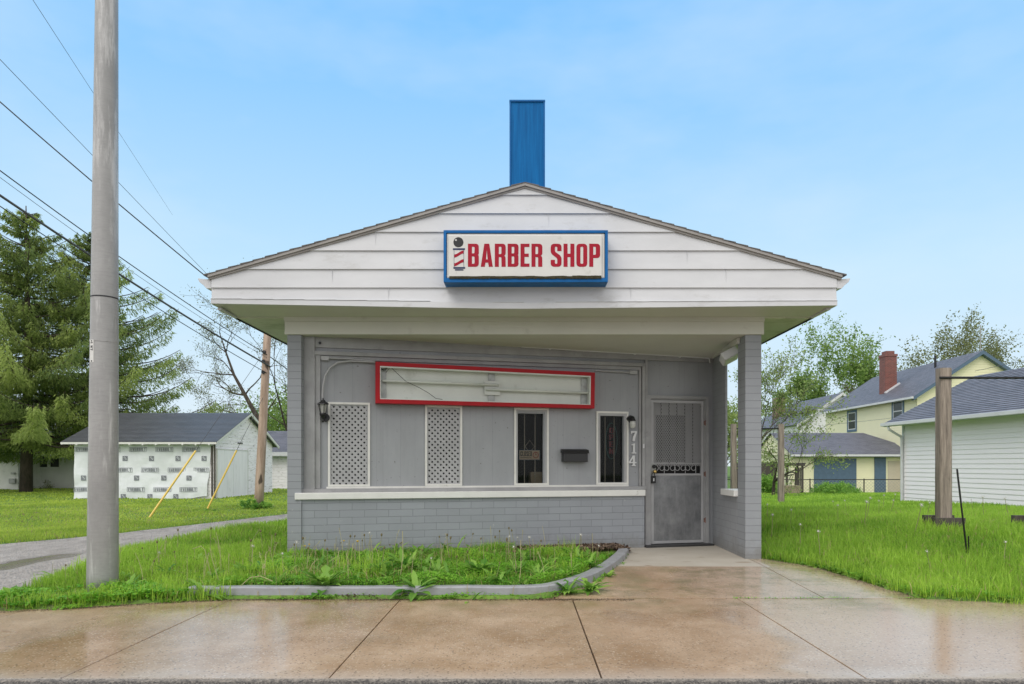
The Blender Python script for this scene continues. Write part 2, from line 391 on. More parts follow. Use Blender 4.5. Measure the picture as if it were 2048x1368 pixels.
        me.update(); o = bpy.data.objects.new(name, me); COL.objects.link(o)
        if parent is not None: o.parent = parent
        else: o.location = off
        if bevel:
            import bmesh
            bm = bmesh.new(); bm.from_mesh(me); bmesh.ops.remove_doubles(bm, verts=bm.verts, dist=.0002); bm.to_mesh(me); bm.free()
            bv = o.modifiers.new('bevel', 'BEVEL'); bv.width = bevel; bv.segments = 2; bv.limit_method = 'ANGLE'; bv.angle_limit = R(35)
        return o
def clip(poly, a, b, c):
    """keep a*s+b*z<=c"""
    out = []
    for i in range(len(poly)):
        p, q = poly[i], poly[(i+1) % len(poly)]
        dp, dq = a*p[0]+b*p[1]-c, a*q[0]+b*q[1]-c
        if dp <= 0: out.append(p)
        if (dp < 0 < dq) or (dq < 0 < dp):
            k = dp/(dp-dq); out.append((p[0]+(q[0]-p[0])*k, p[1]+(q[1]-p[1])*k))
    return out
def clip_rect(poly, a0, a1, z0, z1):
    for h in ((-1, 0, -a0), (1, 0, a1), (0, -1, -z0), (0, 1, z1)):
        poly = clip(poly, *h)
        if len(poly) < 3: return []
    return poly
def siding(mb, F, poly, lap, d=.014, z_start=None, mi=0, t=0):
    z0 = min(p[1] for p in poly) if z_start is None else z_start; zt = max(p[1] for p in poly)
    z = z0
    while z < zt-1e-4:
        q = clip(clip(poly, 0, -1, -z), 0, 1, z+lap)
        if len(q) >= 3:
            tt = lambda zz: t + d*(1-(zz-z)/lap)
            mb.face([F.p(a, tt(c), c) for a, c in q], [(a, c) for a, c in q], mi)
            bot = sorted([p for p in q if abs(p[1]-z) < 1e-5])
            if len(bot) >= 2:
                a, b = bot[0][0], bot[-1][0]
                mb.face([F.p(a, t, z), F.p(b, t, z), F.p(b, t+d, z), F.p(a, t+d, z)], None, mi)
        z += lap
    return mb
def shingles(mb, p00, p10, p11, p01, course=.14, step=.008, mi=0):
    """roof slope: p00-p10 eave, p01-p11 ridge; courses laid up the slope, each lower edge proud"""
    p00, p10, p11, p01 = map(Vector, (p00, p10, p11, p01))
    n = (p10-p00).cross(p01-p00).normalized(); 
    if n.z < 0: n = -n
    L = max((p01-p00).length, (p11-p10).length); k = max(1, round(L/course)); w = (p10-p00).length
    for i in range(k):
        a, b = i/k, (i+1)/k
        A = p00.lerp(p01, a); B = p10.lerp(p11, a); C = p10.lerp(p11, b); D = p00.lerp(p01, b)
        e = (p10-p00).normalized(); ua = (A-p00).dot(e); ub = (B-p00).dot(e); uc = (C-p00).dot(e); ud = (D-p00).dot(e)
        mb.face([A+n*step, B+n*step, C, D], [(ua, i*.14), (ub, i*.14), (uc, i*.14+.14), (ud, i*.14+.14)], mi)
        mb.face([A-n*.002, B-n*.002, B+n*step, A+n*step], [(ua, 0), (ub, 0), (ub, .01), (ua, .01)], mi)
    return mb
def holes(mb, F, a0, a1, z0, z1, rects, t=0, depth=.08, mi=0):
    """wall sheet with rectangular openings and reveals"""
    xs = sorted({a0, a1, *[r[0] for r in rects], *[r[1] for r in rects]}); zs = sorted({z0, z1, *[r[2] for r in rects], *[r[3] for r in rects]})
    for i in range(len(xs)-1):
        for j in range(len(zs)-1):
            cx, cz = (xs[i]+xs[i+1])/2, (zs[j]+zs[j+1])/2
            if any(r[0] < cx < r[1] and r[2] < cz < r[3] for r in rects): continue
            q = [(xs[i], zs[j]), (xs[i+1], zs[j]), (xs[i+1], zs[j+1]), (xs[i], zs[j+1])]
            mb.face([F.p(a, t, z) for a, z in q], q, mi)
    for r in rects:
        c = [(r[0], r[2]), (r[1], r[2]), (r[1], r[3]), (r[0], r[3])]
        for i in range(4):
            p, q = c[i], c[(i+1) % 4]
            mb.face([F.p(p[0], t, p[1]), F.p(q[0], t, q[1]), F.p(q[0], t-depth, q[1]), F.p(p[0], t-depth, p[1])], None, mi)
    return mb
def bars(mb, F, a0, a1, z0, z1, pitch, slope, wid, t0, t1, mi=0):
    """diagonal bars of given slope clipped to the rectangle"""
    L = math.hypot(1, slope); n = (-slope/L, 1/L); k0 = min(n[0]*a+n[1]*z for a in (a0, a1) for z in (z0, z1)); k1 = max(n[0]*a+n[1]*z for a in (a0, a1) for z in (z0, z1))
    k = k0 + pitch/2
    while k < k1:
        cx, cz = n[0]*k, n[1]*k; dx, dz = 1/L, slope/L; B = 60
        # centre the bar near the rectangle
        mx_, mz_ = (a0+a1)/2, (z0+z1)/2; s_ = (mx_-cx)*dx+(mz_-cz)*dz; cx += dx*s_; cz += dz*s_; B = 4
        q = [(cx-dx*B+n[0]*-wid/2, cz-dz*B+n[1]*-wid/2), (cx+dx*B+n[0]*-wid/2, cz+dz*B+n[1]*-wid/2), (cx+dx*B+n[0]*wid/2, cz+dz*B+n[1]*wid/2), (cx-dx*B+n[0]*wid/2, cz-dz*B+n[1]*wid/2)]
        q = clip_rect(q, a0, a1, z0, z1)
        if len(q) >= 3: mb.prism(q, t0, t1, F, mi)
        k += pitch
    return mb
def frame_rect(mb, F, a0, a1, z0, z1, w_, t0, t1, mi=0, wb=None):
    wb = w_ if wb is None else wb
    mb.box(a0, a0+w_, t0, t1, z0, z1, F, mi); mb.box(a1-w_, a1, t0, t1, z0, z1, F, mi)
    mb.box(a0+w_, a1-w_, t0, t1, z1-w_, z1, F, mi); mb.box(a0+w_, a1-w_, t0, t1, z0, z0+wb, F, mi); return mb
# glyphs: outline polygons with optional corner radius, unit height
GL = {
'B': [[(0,0),(.46,0,.15),(.46,.5,.1),(.41,.515),(.46,.53,.1),(.46,1,.15),(0,1)],[(.17,.13),(.28,.13,.05),(.28,.45,.05),(.17,.45)],[(.17,.58),(.28,.58,.05),(.28,.87,.05),(.17,.87)]],
'A': [[(0,0),(.17,0),(.2,.18),(.31,.18),(.34,0),(.51,0),(.36,1),(.15,1)],[(.22,.32),(.29,.32),(.255,.76)]],
'R': [[(0,0),(.17,0),(.17,.42),(.28,.42,.05),(.285,0),(.46,0),(.455,.42,.06),(.40,.48),(.46,.54,.08),(.46,1,.15),(0,1)],[(.17,.55),(.28,.55,.05),(.28,.87,.05),(.17,.87)]],
'E': [[(0,0),(.38,0),(.38,.14),(.17,.14),(.17,.43),(.35,.43),(.35,.57),(.17,.57),(.17,.86),(.38,.86),(.38,1),(0,1)]],
'S': [[(0,.3),(0,0,.17),(.46,0,.17),(.46,.45,.12),(.18,.66,.06),(.18,.87,.04),(.28,.87,.04),(.28,.68),(.46,.68),(.46,1,.17),(0,1,.17),(0,.58,.12),(.28,.36,.06),(.28,.13,.04),(.18,.13,.04),(.18,.3)]],
'H': [[(0,0),(.17,0),(.17,.42),(.29,.42),(.29,0),(.46,0),(.46,1),(.29,1),(.29,.57),(.17,.57),(.17,1),(0,1)]],
'O': [[(0,0,.17),(.46,0,.17),(.46,1,.17),(0,1,.17)],[(.17,.13,.05),(.29,.13,.05),(.29,.87,.05),(.17,.87,.05)]],
'P': [[(0,0),(.17,0),(.17,.38),(.46,.38,.15),(.46,1,.15),(0,1)],[(.17,.52),(.28,.52,.05),(.28,.87,.05),(.17,.87)]],
'V': [[(0,1),(.16,0),(.34,0),(.5,1),(.33,1),(.25,.3),(.17,1)]],
'I': [[(0,0),(.17,0),(.17,1),(0,1)]],
'L': [[(0,0),(.4,0),(.4,.15),(.17,.15),(.17,1),(0,1)]],
'T': [[(.15,0),(.32,0),(.32,.85),(.47,.85),(.47,1),(0,1),(0,.85),(.15,.85)]],
'C': [[(0,0,.17),(.46,0,.17),(.46,.36),(.29,.36),(.29,.13,.04),(.17,.13,.04),(.17,.87,.04),(.29,.87,.04),(.29,.64),(.46,.64),(.46,1,.17),(0,1,.17)]],
'D': [[(0,0),(.46,0,.2),(.46,1,.2),(0,1)],[(.17,.13),(.29,.13,.08),(.29,.87,.08),(.17,.87)]],
'N': [[(0,0),(.15,0),(.15,.6),(.31,0),(.46,0),(.46,1),(.31,1),(.31,.4),(.15,1),(0,1)]],
'7': [[(.12,0),(.33,0),(.38,.4),(.5,.84),(.5,1),(0,1),(0,.72),(.08,.72),(.13,.83),(.34,.83),(.16,.4)]],
'1': [[(.03,0),(.47,0),(.47,.1),(.34,.12),(.34,1),(.24,1),(.03,.88),(.03,.8),(.17,.82),(.17,.12),(.03,.1)]],
'4': [[(.2,0),(.52,0),(.52,.08),(.44,.1),(.44,.26),(.56,.26),(.56,.38),(.44,.38),(.44,1),(.3,1),(0,.4),(0,.26),(.28,.26),(.28,.1),(.2,.08)],[(.12,.38),(.28,.38),(.28,.72)]],
}
def rnd(c):
    out = []; n = len(c)
    for i in range(n):
        p = c[i]; r = p[2] if len(p) > 2 else 0
        if not r: out.append((p[0], p[1])); continue
        P = Vector(p[:2]); A = Vector(c[i-1][:2]); B = Vector(c[(i+1) % n][:2])
        ra = min(r, (A-P).length*.5); rb = min(r, (B-P).length*.5)
        a = P+(A-P).normalized()*ra; b = P+(B-P).normalized()*rb
        for k in range(6):
            t = k/5; q = a*(1-t)**2 + P*2*t*(1-t) + b*t*t; out.append((q.x, q.y))
    return out
def contours(name, conts, F, t, thick, mat, parent=None):
    """conts: closed outlines in (s,z); holes found automatically"""
    cu = bpy.data.curves.new(name, 'CURVE'); cu.dimensions = '2D'; cu.fill_mode = 'BOTH'; cu.extrude = thick/2
    for c in conts:
        sp = cu.splines.new('POLY'); sp.points.add(len(c)-1)
        for i, q in enumerate(c): sp.points[i].co = (q[0], q[1], 0, 1)
        sp.use_cyclic_u = True
    tmp = bpy.data.objects.new(name+'_tmp', cu); COL.objects.link(tmp)
    dg = bpy.context.evaluated_depsgraph_get(); me = bpy.data.meshes.new_from_object(tmp.evaluated_get(dg))
    bpy.data.objects.remove(tmp)
    off = world_loc(parent) if parent is not None else F.p(conts[0][0][0], t, conts[0][0][1])
    for v in me.vertices: v.co = F.p(v.co.x, t+thick/2+v.co.z, v.co.y) - off
    me.materials.clear(); me.materials.append(mat); me.name = name
    o = bpy.data.objects.new(name, me); COL.objects.link(o)
    if parent is not None: o.parent = parent
    else: o.location = off
    return o
def word(txt, a0, a1, z0, z1, gap=.1, space=.32, shear=0):
    """outlines of txt fitted in the rectangle"""
    x = 0; items = []
    for ch in txt:
        if ch == ' ': x += space; continue
        cs = [rnd(c) for c in GL[ch]]; wd = max(q[0] for c in cs for q in c); items.append((x, cs)); x += wd+gap
    tot = x-gap; k = (a1-a0)/tot; h = z1-z0
    return [[(a0+(x0+q[0])*k, z0+q[1]*h) for q in c] for x0, cs in items for c in cs]
def fast_mesh(name, verts, faces_n, mat, tint=None, parent=None, smooth=False, origin=None):
    """verts (N,3) array, consecutive groups of faces_n vertices form one face each"""
    off = np.array(world_loc(parent) if parent is not None else (origin if origin is not None else (0, 0, 0)))
    verts = np.asarray(verts, dtype=np.float32) - off
    nv = len(verts); nf = nv//faces_n
    me = bpy.data.meshes.new(name); me.vertices.add(nv); me.vertices.foreach_set('co', verts.astype(np.float32).ravel())
    me.loops.add(nv); me.loops.foreach_set('vertex_index', np.arange(nv, dtype=np.int32))
    me.polygons.add(nf); me.polygons.foreach_set('loop_start', np.arange(0, nv, faces_n, dtype=np.int32))
    me.update(calc_edges=True)
    if tint is not None:
        a = me.attributes.new('tint', 'FLOAT', 'FACE'); a.data.foreach_set('value', np.asarray(tint, dtype=np.float32))
    me.materials.append(mat); me.validate()
    o = bpy.data.objects.new(name, me); COL.objects.link(o)
    if parent is not None: o.parent = parent
    else: o.location = Vector([float(c) for c in off])
    return o
def sm(x, a, b):
    t = np.clip((np.asarray(x, dtype=float)-a)/(b-a), 0, 1); return t*t*(3-2*t)
# ------------------------------------------------------------------ ground
KERB = [(-3.04, 6.26), (-1.9, 6.27), (-.8, 6.28), (.0, 6.28), (.22, 6.32), (.45, 6.62), (.66, 6.98), (.96, 7.72), (1.22, 8.5), (1.40, 9.30)]
def walk_left(y): return np.interp(y, [6.0, 6.28, 6.62, 6.98, 7.72, 8.5, 9.3], [.2, .25, .5, .72, 1.03, 1.29, 1.46])
def walk_right(y): return np.interp(y, [6.0, 6.39, 7.0, 7.78, 8.3, 8.6, 8.64], [3.68, 3.55, 3.47, 3.39, 3.13, 3.03, 2.80])
def side_back(x): return np.interp(x, [-12, -4.4, -3.7, -3.0, -2.6, 3.6, 4.3, 12], [5.5, 5.62, 5.82, 6.08, 6.17, 6.17, 5.98, 5.9])
def alley_near(y): return np.interp(y, [5.4, 6.0, 6.6, 8.7, 10.65, 13.8, 18, 24, 60], [-4.6, -4.6, -4.75, -5.25, -5.5, -4.75, -3.4, -1, 12])
def alley_far(y): return np.interp(y, [5.4, 6, 10.1, 11.8, 16.5, 20, 26, 60], [-8.4, -8.2, -7.8, -7.0, -5.7, -4.4, -1.8, 9.5])
def gz(x, y):
    x = np.asarray(x, float); y = np.asarray(y, float)
    base = np.where(y < 9.6, .33*sm(y, 6.05, 9.6), np.interp(y, [9.6, 15.2, 21, 41, 50], [.33, .2, .03, -.52, -.6]))
    r = sm(x, 2.9, 5.2)
    z = .025 + base*r
    z = z + .06*sm(x, -3.1, -2.7)*sm(y, 6.2, 6.5)*(1-sm(x, 1.6, 2.2))                       # planter bed
    z = z + .05*sm(y, 6.0, 7.5)*(1-sm(x, -3.4, -3.0))*sm(x, -5.6, -4.7)                       # verge
    z = z + .012*np.sin(x*1.7+y*.6)*np.sin(y*1.3-x*.4)*sm(y, 6.2, 7)*sm(y, 200, 60)
    al = sm(x, alley_far(y)-.15, alley_far(y)+.05)*(1-sm(x, alley_near(y)-.05, alley_near(y)+.15))
    z = np.where((y > 5.4) & (y < 60), z*(1-al)-.03*al, z)
    wk = (x > walk_left(y)) & (x < walk_right(y)) & (y > 6) & (y < 10.2)
    z = np.where(wk, -.06, z)
    z = np.where(y < side_back(x), -.06, z); z = np.where(y < 3.95, -.25, z)
    return z
def axis(parts):
    a = np.concatenate([np.arange(*p) for p in parts]); return np.unique(np.round(a, 4))
gx = axis([(-600, -60, 60), (-60, -9, 1.5), (-9, 8, .07), (8, 20, .6), (20, 60, 3), (60, 661, 60)])
gy = axis([(-60, 3, 6), (3, 3.9, .3), (3.9, 4, .05), (4, 5.4, .35), (5.4, 12, .07), (12, 24, .4), (24, 70, 1.5), (70, 1000, 40)])
X, Y = np.meshgrid(gx, gy); Z = gz(X, Y)
me = bpy.data.meshes.new('ground'); nx, ny = len(gx), len(gy)
vs = np.stack([X.ravel(), Y.ravel(), Z.ravel()], 1); ii = (np.arange(ny-1)[:, None]*nx + np.arange(nx-1)[None]).ravel()
fs = np.stack([ii, ii+1, ii+nx+1, ii+nx], 1)
me.vertices.add(len(vs)); me.vertices.foreach_set('co', vs.astype(np.float32).ravel()); me.loops.add(fs.size); me.loops.foreach_set('vertex_index', fs.astype(np.int32).ravel())
me.polygons.add(len(fs)); me.polygons.foreach_set('loop_start', np.arange(0, fs.size, 4, dtype=np.int32)); me.update(calc_edges=True)
me.polygons.foreach_set('use_smooth', np.ones(len(fs), dtype=bool))
m = MT('soil_under_grass', .9)
c = m.mix(m.rng(m.noise(1.1, 5), .35, .7), (.08, .18, .02), (.15, .27, .03))
c = m.mix(m.rng(m.noise(13, 5, .7), .5, .62, 0, .7), c, (.07, .055, .035)); m.color(c); m.bump(m.noise(25, 5), .8, .03)
me.materials.append(m.m); g = bpy.data.objects.new('ground', me); COL.objects.link(g); tag(g, kind='structure')

# wet concrete
def concrete(name, porch=False):
    m = MT(name, .3)
    n1 = m.noise(1.1, 6, .62, vs=(1, .8, 1)); n2 = m.noise(.55, 4, .6, loc=(4, 1, 0))
    c = m.mix(m.rng(n1, .32, .68), (.29, .19, .11), (.55, .40, .275))
    c = m.mix(m.rng(m.noise(3.3, 6, .7), .42, .7, 0, .6), c, (.30, .175, .085))
    sp = m.n('ShaderNodeSeparateXYZ'); m.L(m.tc.outputs['Object'], sp.inputs[0])
    # the right-hand slabs are paler, less stained concrete
    pale = m.math('MULTIPLY', m.rng(m.math('ADD', sp.outputs[0], m.math('MULTIPLY', n2, 1.6)), 2.2, 3.3, 0, .7), 1)
    c = m.mix(pale, c, (.52, .39, .29))
    ed = m.rng(m.math('ADD', sp.outputs[1], m.math('MULTIPLY', n1, .35)), 4.25, 4.0, 0, .75)      # bare gritty front edge
    c = m.mix(ed, c, (.50, .43, .37))
    v = m.n('ShaderNodeTexVoronoi'); v.inputs['Scale'].default_value = 62; m.L(m.vec('Object'), v.inputs['Vector'])
    vc = m.n('ShaderNodeSeparateColor'); m.L(v.outputs['Color'], vc.inputs[0])
    peb = m.math('MULTIPLY', m.rng(v.outputs['Distance'], .45, .3), m.math('MULTIPLY', m.rng(vc.outputs[0], .55, .7, 0, .7), m.rng(m.noise(1.7, 4, .6, loc=(8, 1, 0)), .38, .62, .45, 1)))
    c = m.mix(peb, c, (.64, .54, .43))
    dk = m.math('MULTIPLY', m.rng(v.outputs['Distance'], .45, .3), m.rng(vc.outputs[1], .78, .84, 0, .7))
    c = m.mix(dk, c, (.08, .055, .04))
    # algae film near the grass
    alg = m.math('MULTIPLY', m.rng(m.noise(2.2, 5, .7, loc=(1, 9, 0)), .45, .62, 0, .55), m.rng(sp.outputs[1], 5.3, 6.1)); 
    c = m.mix(alg, c, (.17, .15, .055))
    pud_n = m.noise(.8, 3, .5, vs=(1, 1.3, 1), loc=(2.4, .7, 0))
    # water lies in two shallow dips: around x -2.2 and x 3.2
    d1 = m.math('POWER', m.math('SUBTRACT', sp.outputs[0], -2.25), 2); d2 = m.math('POWER', m.math('SUBTRACT', sp.outputs[0], 3.1), 2)
    dip = m.math('MAXIMUM', m.rng(d1, 1.5, .5), m.rng(d2, 2.6, 1.2))
    pud = m.rng(m.math('ADD', m.math('MULTIPLY', dip, .42), m.math('ADD', pud_n, m.math('MULTIPLY', ed, -.4))), .56, .76)
    if porch:
        wet = m.rng(m.math('ADD', sp.outputs[1], m.math('MULTIPLY', m.noise(6, 3), .05)), 7.98, 7.90)
        right = m.rng(sp.outputs[0], 2.75, 2.9); wet = m.math('MAXIMUM', wet, right)
        dry = m.mix(m.rng(m.noise(2, 5), .3, .7), (.40, .36, .30), (.47, .43, .37))
        dry = m.mix(m.rng(m.noise(3.5, 3, .5, vs=(.7, 2, 1), loc=(0, 2.2, 0)), .66, .7, 0, .7), dry, (.22, .15, .09))
        c = m.mix(wet, dry, c); rr = m.mix(wet, (.75,)*3, m.mix(pud, (.30,)*3, (.10,)*3))
    else: rr = m.mix(pud, (.28,)*3, (.035,)*3)
    m.color(c); m.rough(rr)
    m.L(m.rng(pud, 0, 1, .3, .62), m.b.inputs['Specular IOR Level'])
    grit = m.math('MULTIPLY', m.noise(95, 3, .7), m.rng(pud, 0, 1, 1, .12)); m.bump(grit, .55, .006)
    m.bump(m.noise(16, 4, .6, vs=(1, 1.5, 1)), .10, .008); m.bump(m.math('MULTIPLY', m.noise(34, 2, .5, vs=(1, 2.2, 1)), pud), .10, .006)
    return m.m
M['concrete'] = concrete('wet_brown_concrete'); M['walk'] = concrete('wet_and_dry_walk_concrete', True)
def poly_slab(mb, a, b, c_, d_, n=1):
    mb.slab([a, b, c_, d_], .12); return mb
mb = MB(); js = [-30, -8.6, -7.1, -5.6, -4.15, -2.62, -1.1, .45, 1.95, 6.5, 8.0, 30]
for i in range(len(js)-1):
    gp = .005 if -2 < js[i] < 1.5 else .004; x0, x1 = js[i]+gp, js[i+1]-gp
    mb.slab([(x0, 3.87, 0), (x1, 3.87, 0), (x1, 6.175, 0), (x0, 6.175, 0)], .13)
o = mb.build('sidewalk', M['concrete'], bevel=.003, origin=(0, 0, 0)); tag(o, kind='structure')
mb = MB(); mb.slab([(-30, 3.9, -.022), (30, 3.9, -.022), (30, 6.2, -.022), (-30, 6.2, -.022)], .01)
o = mb.build('joint_filler', simple('dark_joint_grit', (.055, .045, .035), .9, var=.5, scale=30, bump=1), origin=(0, 0, 0)); tag(o, kind='structure')
# kerb stone and street in front
mb = MB(); pr = [(3.872, -.3), (3.80, -.3), (3.79, -.03), (3.83, -.004), (3.866, .001)]
xs = np.arange(-12, 12.01, .06); prev = None
rnd_ = lambda s: mnoise.noise(Vector((s, 0, 0)))
for x in xs:
    j = .012*rnd_(x*3)+.008*rnd_(x*14+5); ring = [Vector((x, y+(j if 0 < k < 4 else 0), z+(.7*j if k in (2, 3) else 0))) for k, (y, z) in enumerate(pr)]
    if prev:
        for k in range(4): mb.face([prev[k], prev[k+1], ring[k+1], ring[k]])
    prev = ring
mk = MT('gritty_kerb_concrete', .6); ks = mk.n('ShaderNodeSeparateXYZ'); mk.L(mk.tc.outputs['Object'], ks.inputs[0]); lt = mk.rng(mk.math('ADD', ks.outputs[2], mk.math('MULTIPLY', mk.noise(28, 5, .7), .03)), .008, .020)
c = mk.mix(lt, mk.mix(mk.rng(mk.noise(90, 4, .7), .4, .65), (.035, .03, .027), (.20, .175, .15)), mk.mix(mk.rng(mk.noise(90, 4, .7), .35, .65), (.24, .20, .16), (.52, .46, .39))); mk.color(c); mk.bump(mk.noise(70, 5, .7), .8, .012)
o = mb.build('kerb', mk.m, smooth=True, origin=(0, 0, 0)); tag(o, kind='structure')
mb = MB(); mb.slab([(-60, -40, -.14), (60, -40, -.14), (60, 3.9, -.14), (-60, 3.9, -.14)], .02)
o = mb.build('road', simple('wet_asphalt', (.05, .05, .05), .3, var=.2, scale=2, bump=.6, bscale=90), origin=(0, 0, 0)); tag(o, kind='structure')
# front walk and porch slab
def wz(y): return np.interp(y, [6.17, 7.9, 10.5], [.0, .035, .06])
mb = MB()
def strip(y0, y1, xa0, xa1, xb0, xb1): mb.slab([(xa0, y0, wz(y0)), (xa1, y0, wz(y0)), (xb1, y1, wz(y1)), (xb0, y1, wz(y1))], .1)
for a, b in ((6.19, 6.6), (6.6, 7.0), (7.0, 7.9), (7.9, 8.62)):
    sp0, sp1 = 2.74+(a-6.19)*.037, 2.74+(b-6.19)*.037
    strip(a, b, float(walk_left(a))-.06, sp0-.005, float(walk_left(b))-.06, sp1-.005)
    e = .01 if a == 7.0 else 0
    strip(a+e, b, sp0+.005, float(walk_right(a))+.02, sp1+.005, float(walk_right(b))+.02)
strip(8.62, 10.2, 1.27, 2.95, 1.5, 2.95)
o = mb.build('walkway', M['walk'], origin=(0, 0, 0)); tag(o, kind='structure')
# gravel alley
mb = MB(); ysamp = np.concatenate([np.arange(5.4, 14, .2), np.arange(14, 60, 1.2)])
for y0, y1 in zip(ysamp[:-1], ysamp[1:]):
    for k in range(8):
        def P(y, k):
            x = alley_far(y)+(alley_near(y)-alley_far(y))*k/8; e = 0 if 0 < k < 8 else 1
            dip = -.008-.012*math.exp(-((k-5)/1.2)**2) if 0 < k < 8 else .015
            return Vector((float(x)+(.1*mnoise.noise(Vector((float(y)*1.5, k, 0))) if e else 0), float(y), dip+.012))
        mb.face([P(y0, k), P(y0, k+1), P(y1, k+1), P(y1, k)])
m = MT('wet_gravel', .5); v = m.n('ShaderNodeTexVoronoi'); v.inputs['Scale'].default_value = 38; m.L(m.vec('Object'), v.inputs['Vector'])
vc = m.n('ShaderNodeSeparateColor'); m.L(v.outputs['Color'], vc.inputs[0])
c = m.mix(m.rng(m.noise(2.6, 6, .7, vs=(1.6, .7, 1)), .36, .64), (.27, .225, .19), (.50, .44, .39)); c = m.mix(m.rng(vc.outputs[0], 0, 1, 0, .4), c, (.62, .59, .56)); c = m.mix(m.rng(m.noise(9, 5, .7), .5, .65, 0, .4), c, (.24, .20, .165))
sp = m.n('ShaderNodeSeparateXYZ'); m.L(m.tc.outputs['Object'], sp.inputs[0])
bx = m.math('ABSOLUTE', m.math('ADD', sp.outputs[0], m.math('MULTIPLY', m.noise(1.2, 3), .5))); bx = m.math('ABSOLUTE', m.math('SUBTRACT', bx, 5.95))
pd = m.math('MULTIPLY', m.rng(bx, .26, .14), m.math('MULTIPLY', m.rng(sp.outputs[1], 7.7, 8.0), m.rng(sp.outputs[1], 9.6, 9.2)))
c = m.mix(pd, c, (.20, .16, .12)); m.color(c); m.rough(m.mix(pd, (.55,)*3, (.06,)*3)); m.bump(m.math('MULTIPLY', v.outputs['Distance'], m.rng(pd, 0, 1, 1, .05)), 1, .03); m.bump(m.noise(6, 5, .7), .6, .05)
o = mb.build('gravel_alley', m.m, smooth=True, origin=(0, 0, 0)); tag(o, kind='structure')

# ------------------------------------------------------------------ the shop
shop = thing('shop_building', (0, 8.6, 0), 'small gray painted brick shop under an oversized white gable canopy', 'building')
WF = Frame(-2.776, 8.62, 1, .24)           # the skewed shop front
WW = Frame(0, 7.90)                        # plane of the gable face
sp_ = lambda px, py, t=0: WF.px(px, py, t)
sx = lambda px, t=0: WF.px(px, 930, t)[0]
S_L, S_R = 0.0, sx(1424)
def zc(y): return 2.87-.07*(y-8.62)         # porch ceiling height
# front wall sheet with door and window openings
w3 = (sx(1035), sx(1087), sp_(1060, 969)[1], sp_(1060, 827)[1]); w4 = (sx(1200), sx(1247), sp_(1225, 969)[1], sp_(1225, 832)[1])
w1 = (sx(662), sx(734), sp_(697, 969)[1], sp_(697, 813)[1]); w2 = (sx(856), sx(918), sp_(887, 969)[1], sp_(887, 817)[1])
dr = (sx(1300), sx(1410), .055, sp_(1355, 798)[1])
mb = MB(); holes(mb, WF, S_L, sx(1291), .78, 3.0, [w1, w2, w3, w4], 0, .07); holes(mb, WF, sx(1291), S_R+.12, .0, 3.0, [dr], -.02, .12)
mb.build('front_wall', M['panel'], shop)
# low brick wall and sill
zt, zb = .862, .775
mb = MB(); mb.box(-.06, sx(1289, .1), -.05, .10, -.1, zb, WF); mb.build('brick_wall', M['brick'], shop)
mb = MB(); mb.box(-.085, sx(1291, .13), -.01, .135, zb+.002, zt, WF); mb.build('sill', M['sill'], shop, bevel=.008)
mb = MB(); mb.box(-.02, sx(1290), .002, .05, zt+.002, zt+.048, WF); mb.build('sill_board', M['gray'], shop)
# moulding round the large panel
zT = sp_(640, 703)[1]; zT2 = sp_(1270, 737)[1]
mb = MB()
mb.box(sx(624), sx(631), 0, .05, zt+.05, zT, WF); mb.box(sx(631), sx(641), 0, .032, zt+.05, zT-.05, WF)
mb.box(sx(624), sx(1285), 0, .05, zT-.05, zT, WF); mb.box(sx(641), sx(1277), 0, .028, zT-.10, zT-.052, WF)
mb.box(sx(1277), sx(1281), 0, .028, zt+.05, zT-.05, WF); mb.box(sx(1282), sx(1288), -.01, .05, zt+.05, zT, WF)
mb.box(sx(1289), sx(1294), -.018, .03, .06, zT+.08, WF)
mb.build('panel_moulding', M['gray'], shop, bevel=.004)
mb = MB(); mb.box(S_L, S_R, 0.002, .025, 2.70, 3.0, WF); mb.build('frieze_board', M['gray'], shop)
mb = MB(); a0 = sx(653); a1 = sx(1256); zz = sp_(900, 975)[1]; mb.box(a0, a1, .002, .024, zz-.004, zz+.022, WF); mb.build('bottom_trim_strip', M['white_trim'], shop)
def window(rect, outer, name, lattice):
    """outer: px of the white trim"""
    o0, o1 = sx(outer[0]), sx(outer[1]); zb_ = zz+.024; zt_ = sp_((outer[0]+outer[1])/2, outer[2])[1]
    mb = MB(); frame_rect(mb, WF, o0, o1, zb_, zt_, .026, .002, .022)
    wn = mb.build('window', M['white_trim'], shop); wn['label'] = name
    mb = MB(); frame_rect(mb, WF, o0+.027, o1-.027, zb_-.001, zt_-.027, max(.012, rect[0]-o0-.027) , -.03, .012)
    mb.build('frame', M['gray_light'], wn)
    mb = MB(); mb.box(rect[0]-.01, rect[1]+.01, -.052, -.048, rect[2]-.01, rect[3]+.01, WF)
    mb.build('pane', M['glass'] if not lattice else M['void'], wn)
    if lattice:
        mb = MB(); q = (o0+.03, o1-.03, zb_, zt_-.03)
        bars(mb, WF, *q, .0535, 1, .0315, -.005, -.0005); bars(mb, WF, *q, .0535, -1, .0315, 0, .004)
        mb.build('lattice', M['gray_light'], wn)
    return wn, (o0, o1, zb_, zt_)
window(w1, (656, 740, 805), 'wide latticed window at the left end', True)
window(w2, (850, 924, 811), 'latticed window under the red sign box', True)
win3, q3 = window(w3, (1028, 1097, 816), 'window with a closed sign behind the glass', False)
win4, q4 = window(w4, (1192, 1256, 823), 'window beside the mailbox with a neon sign', False)
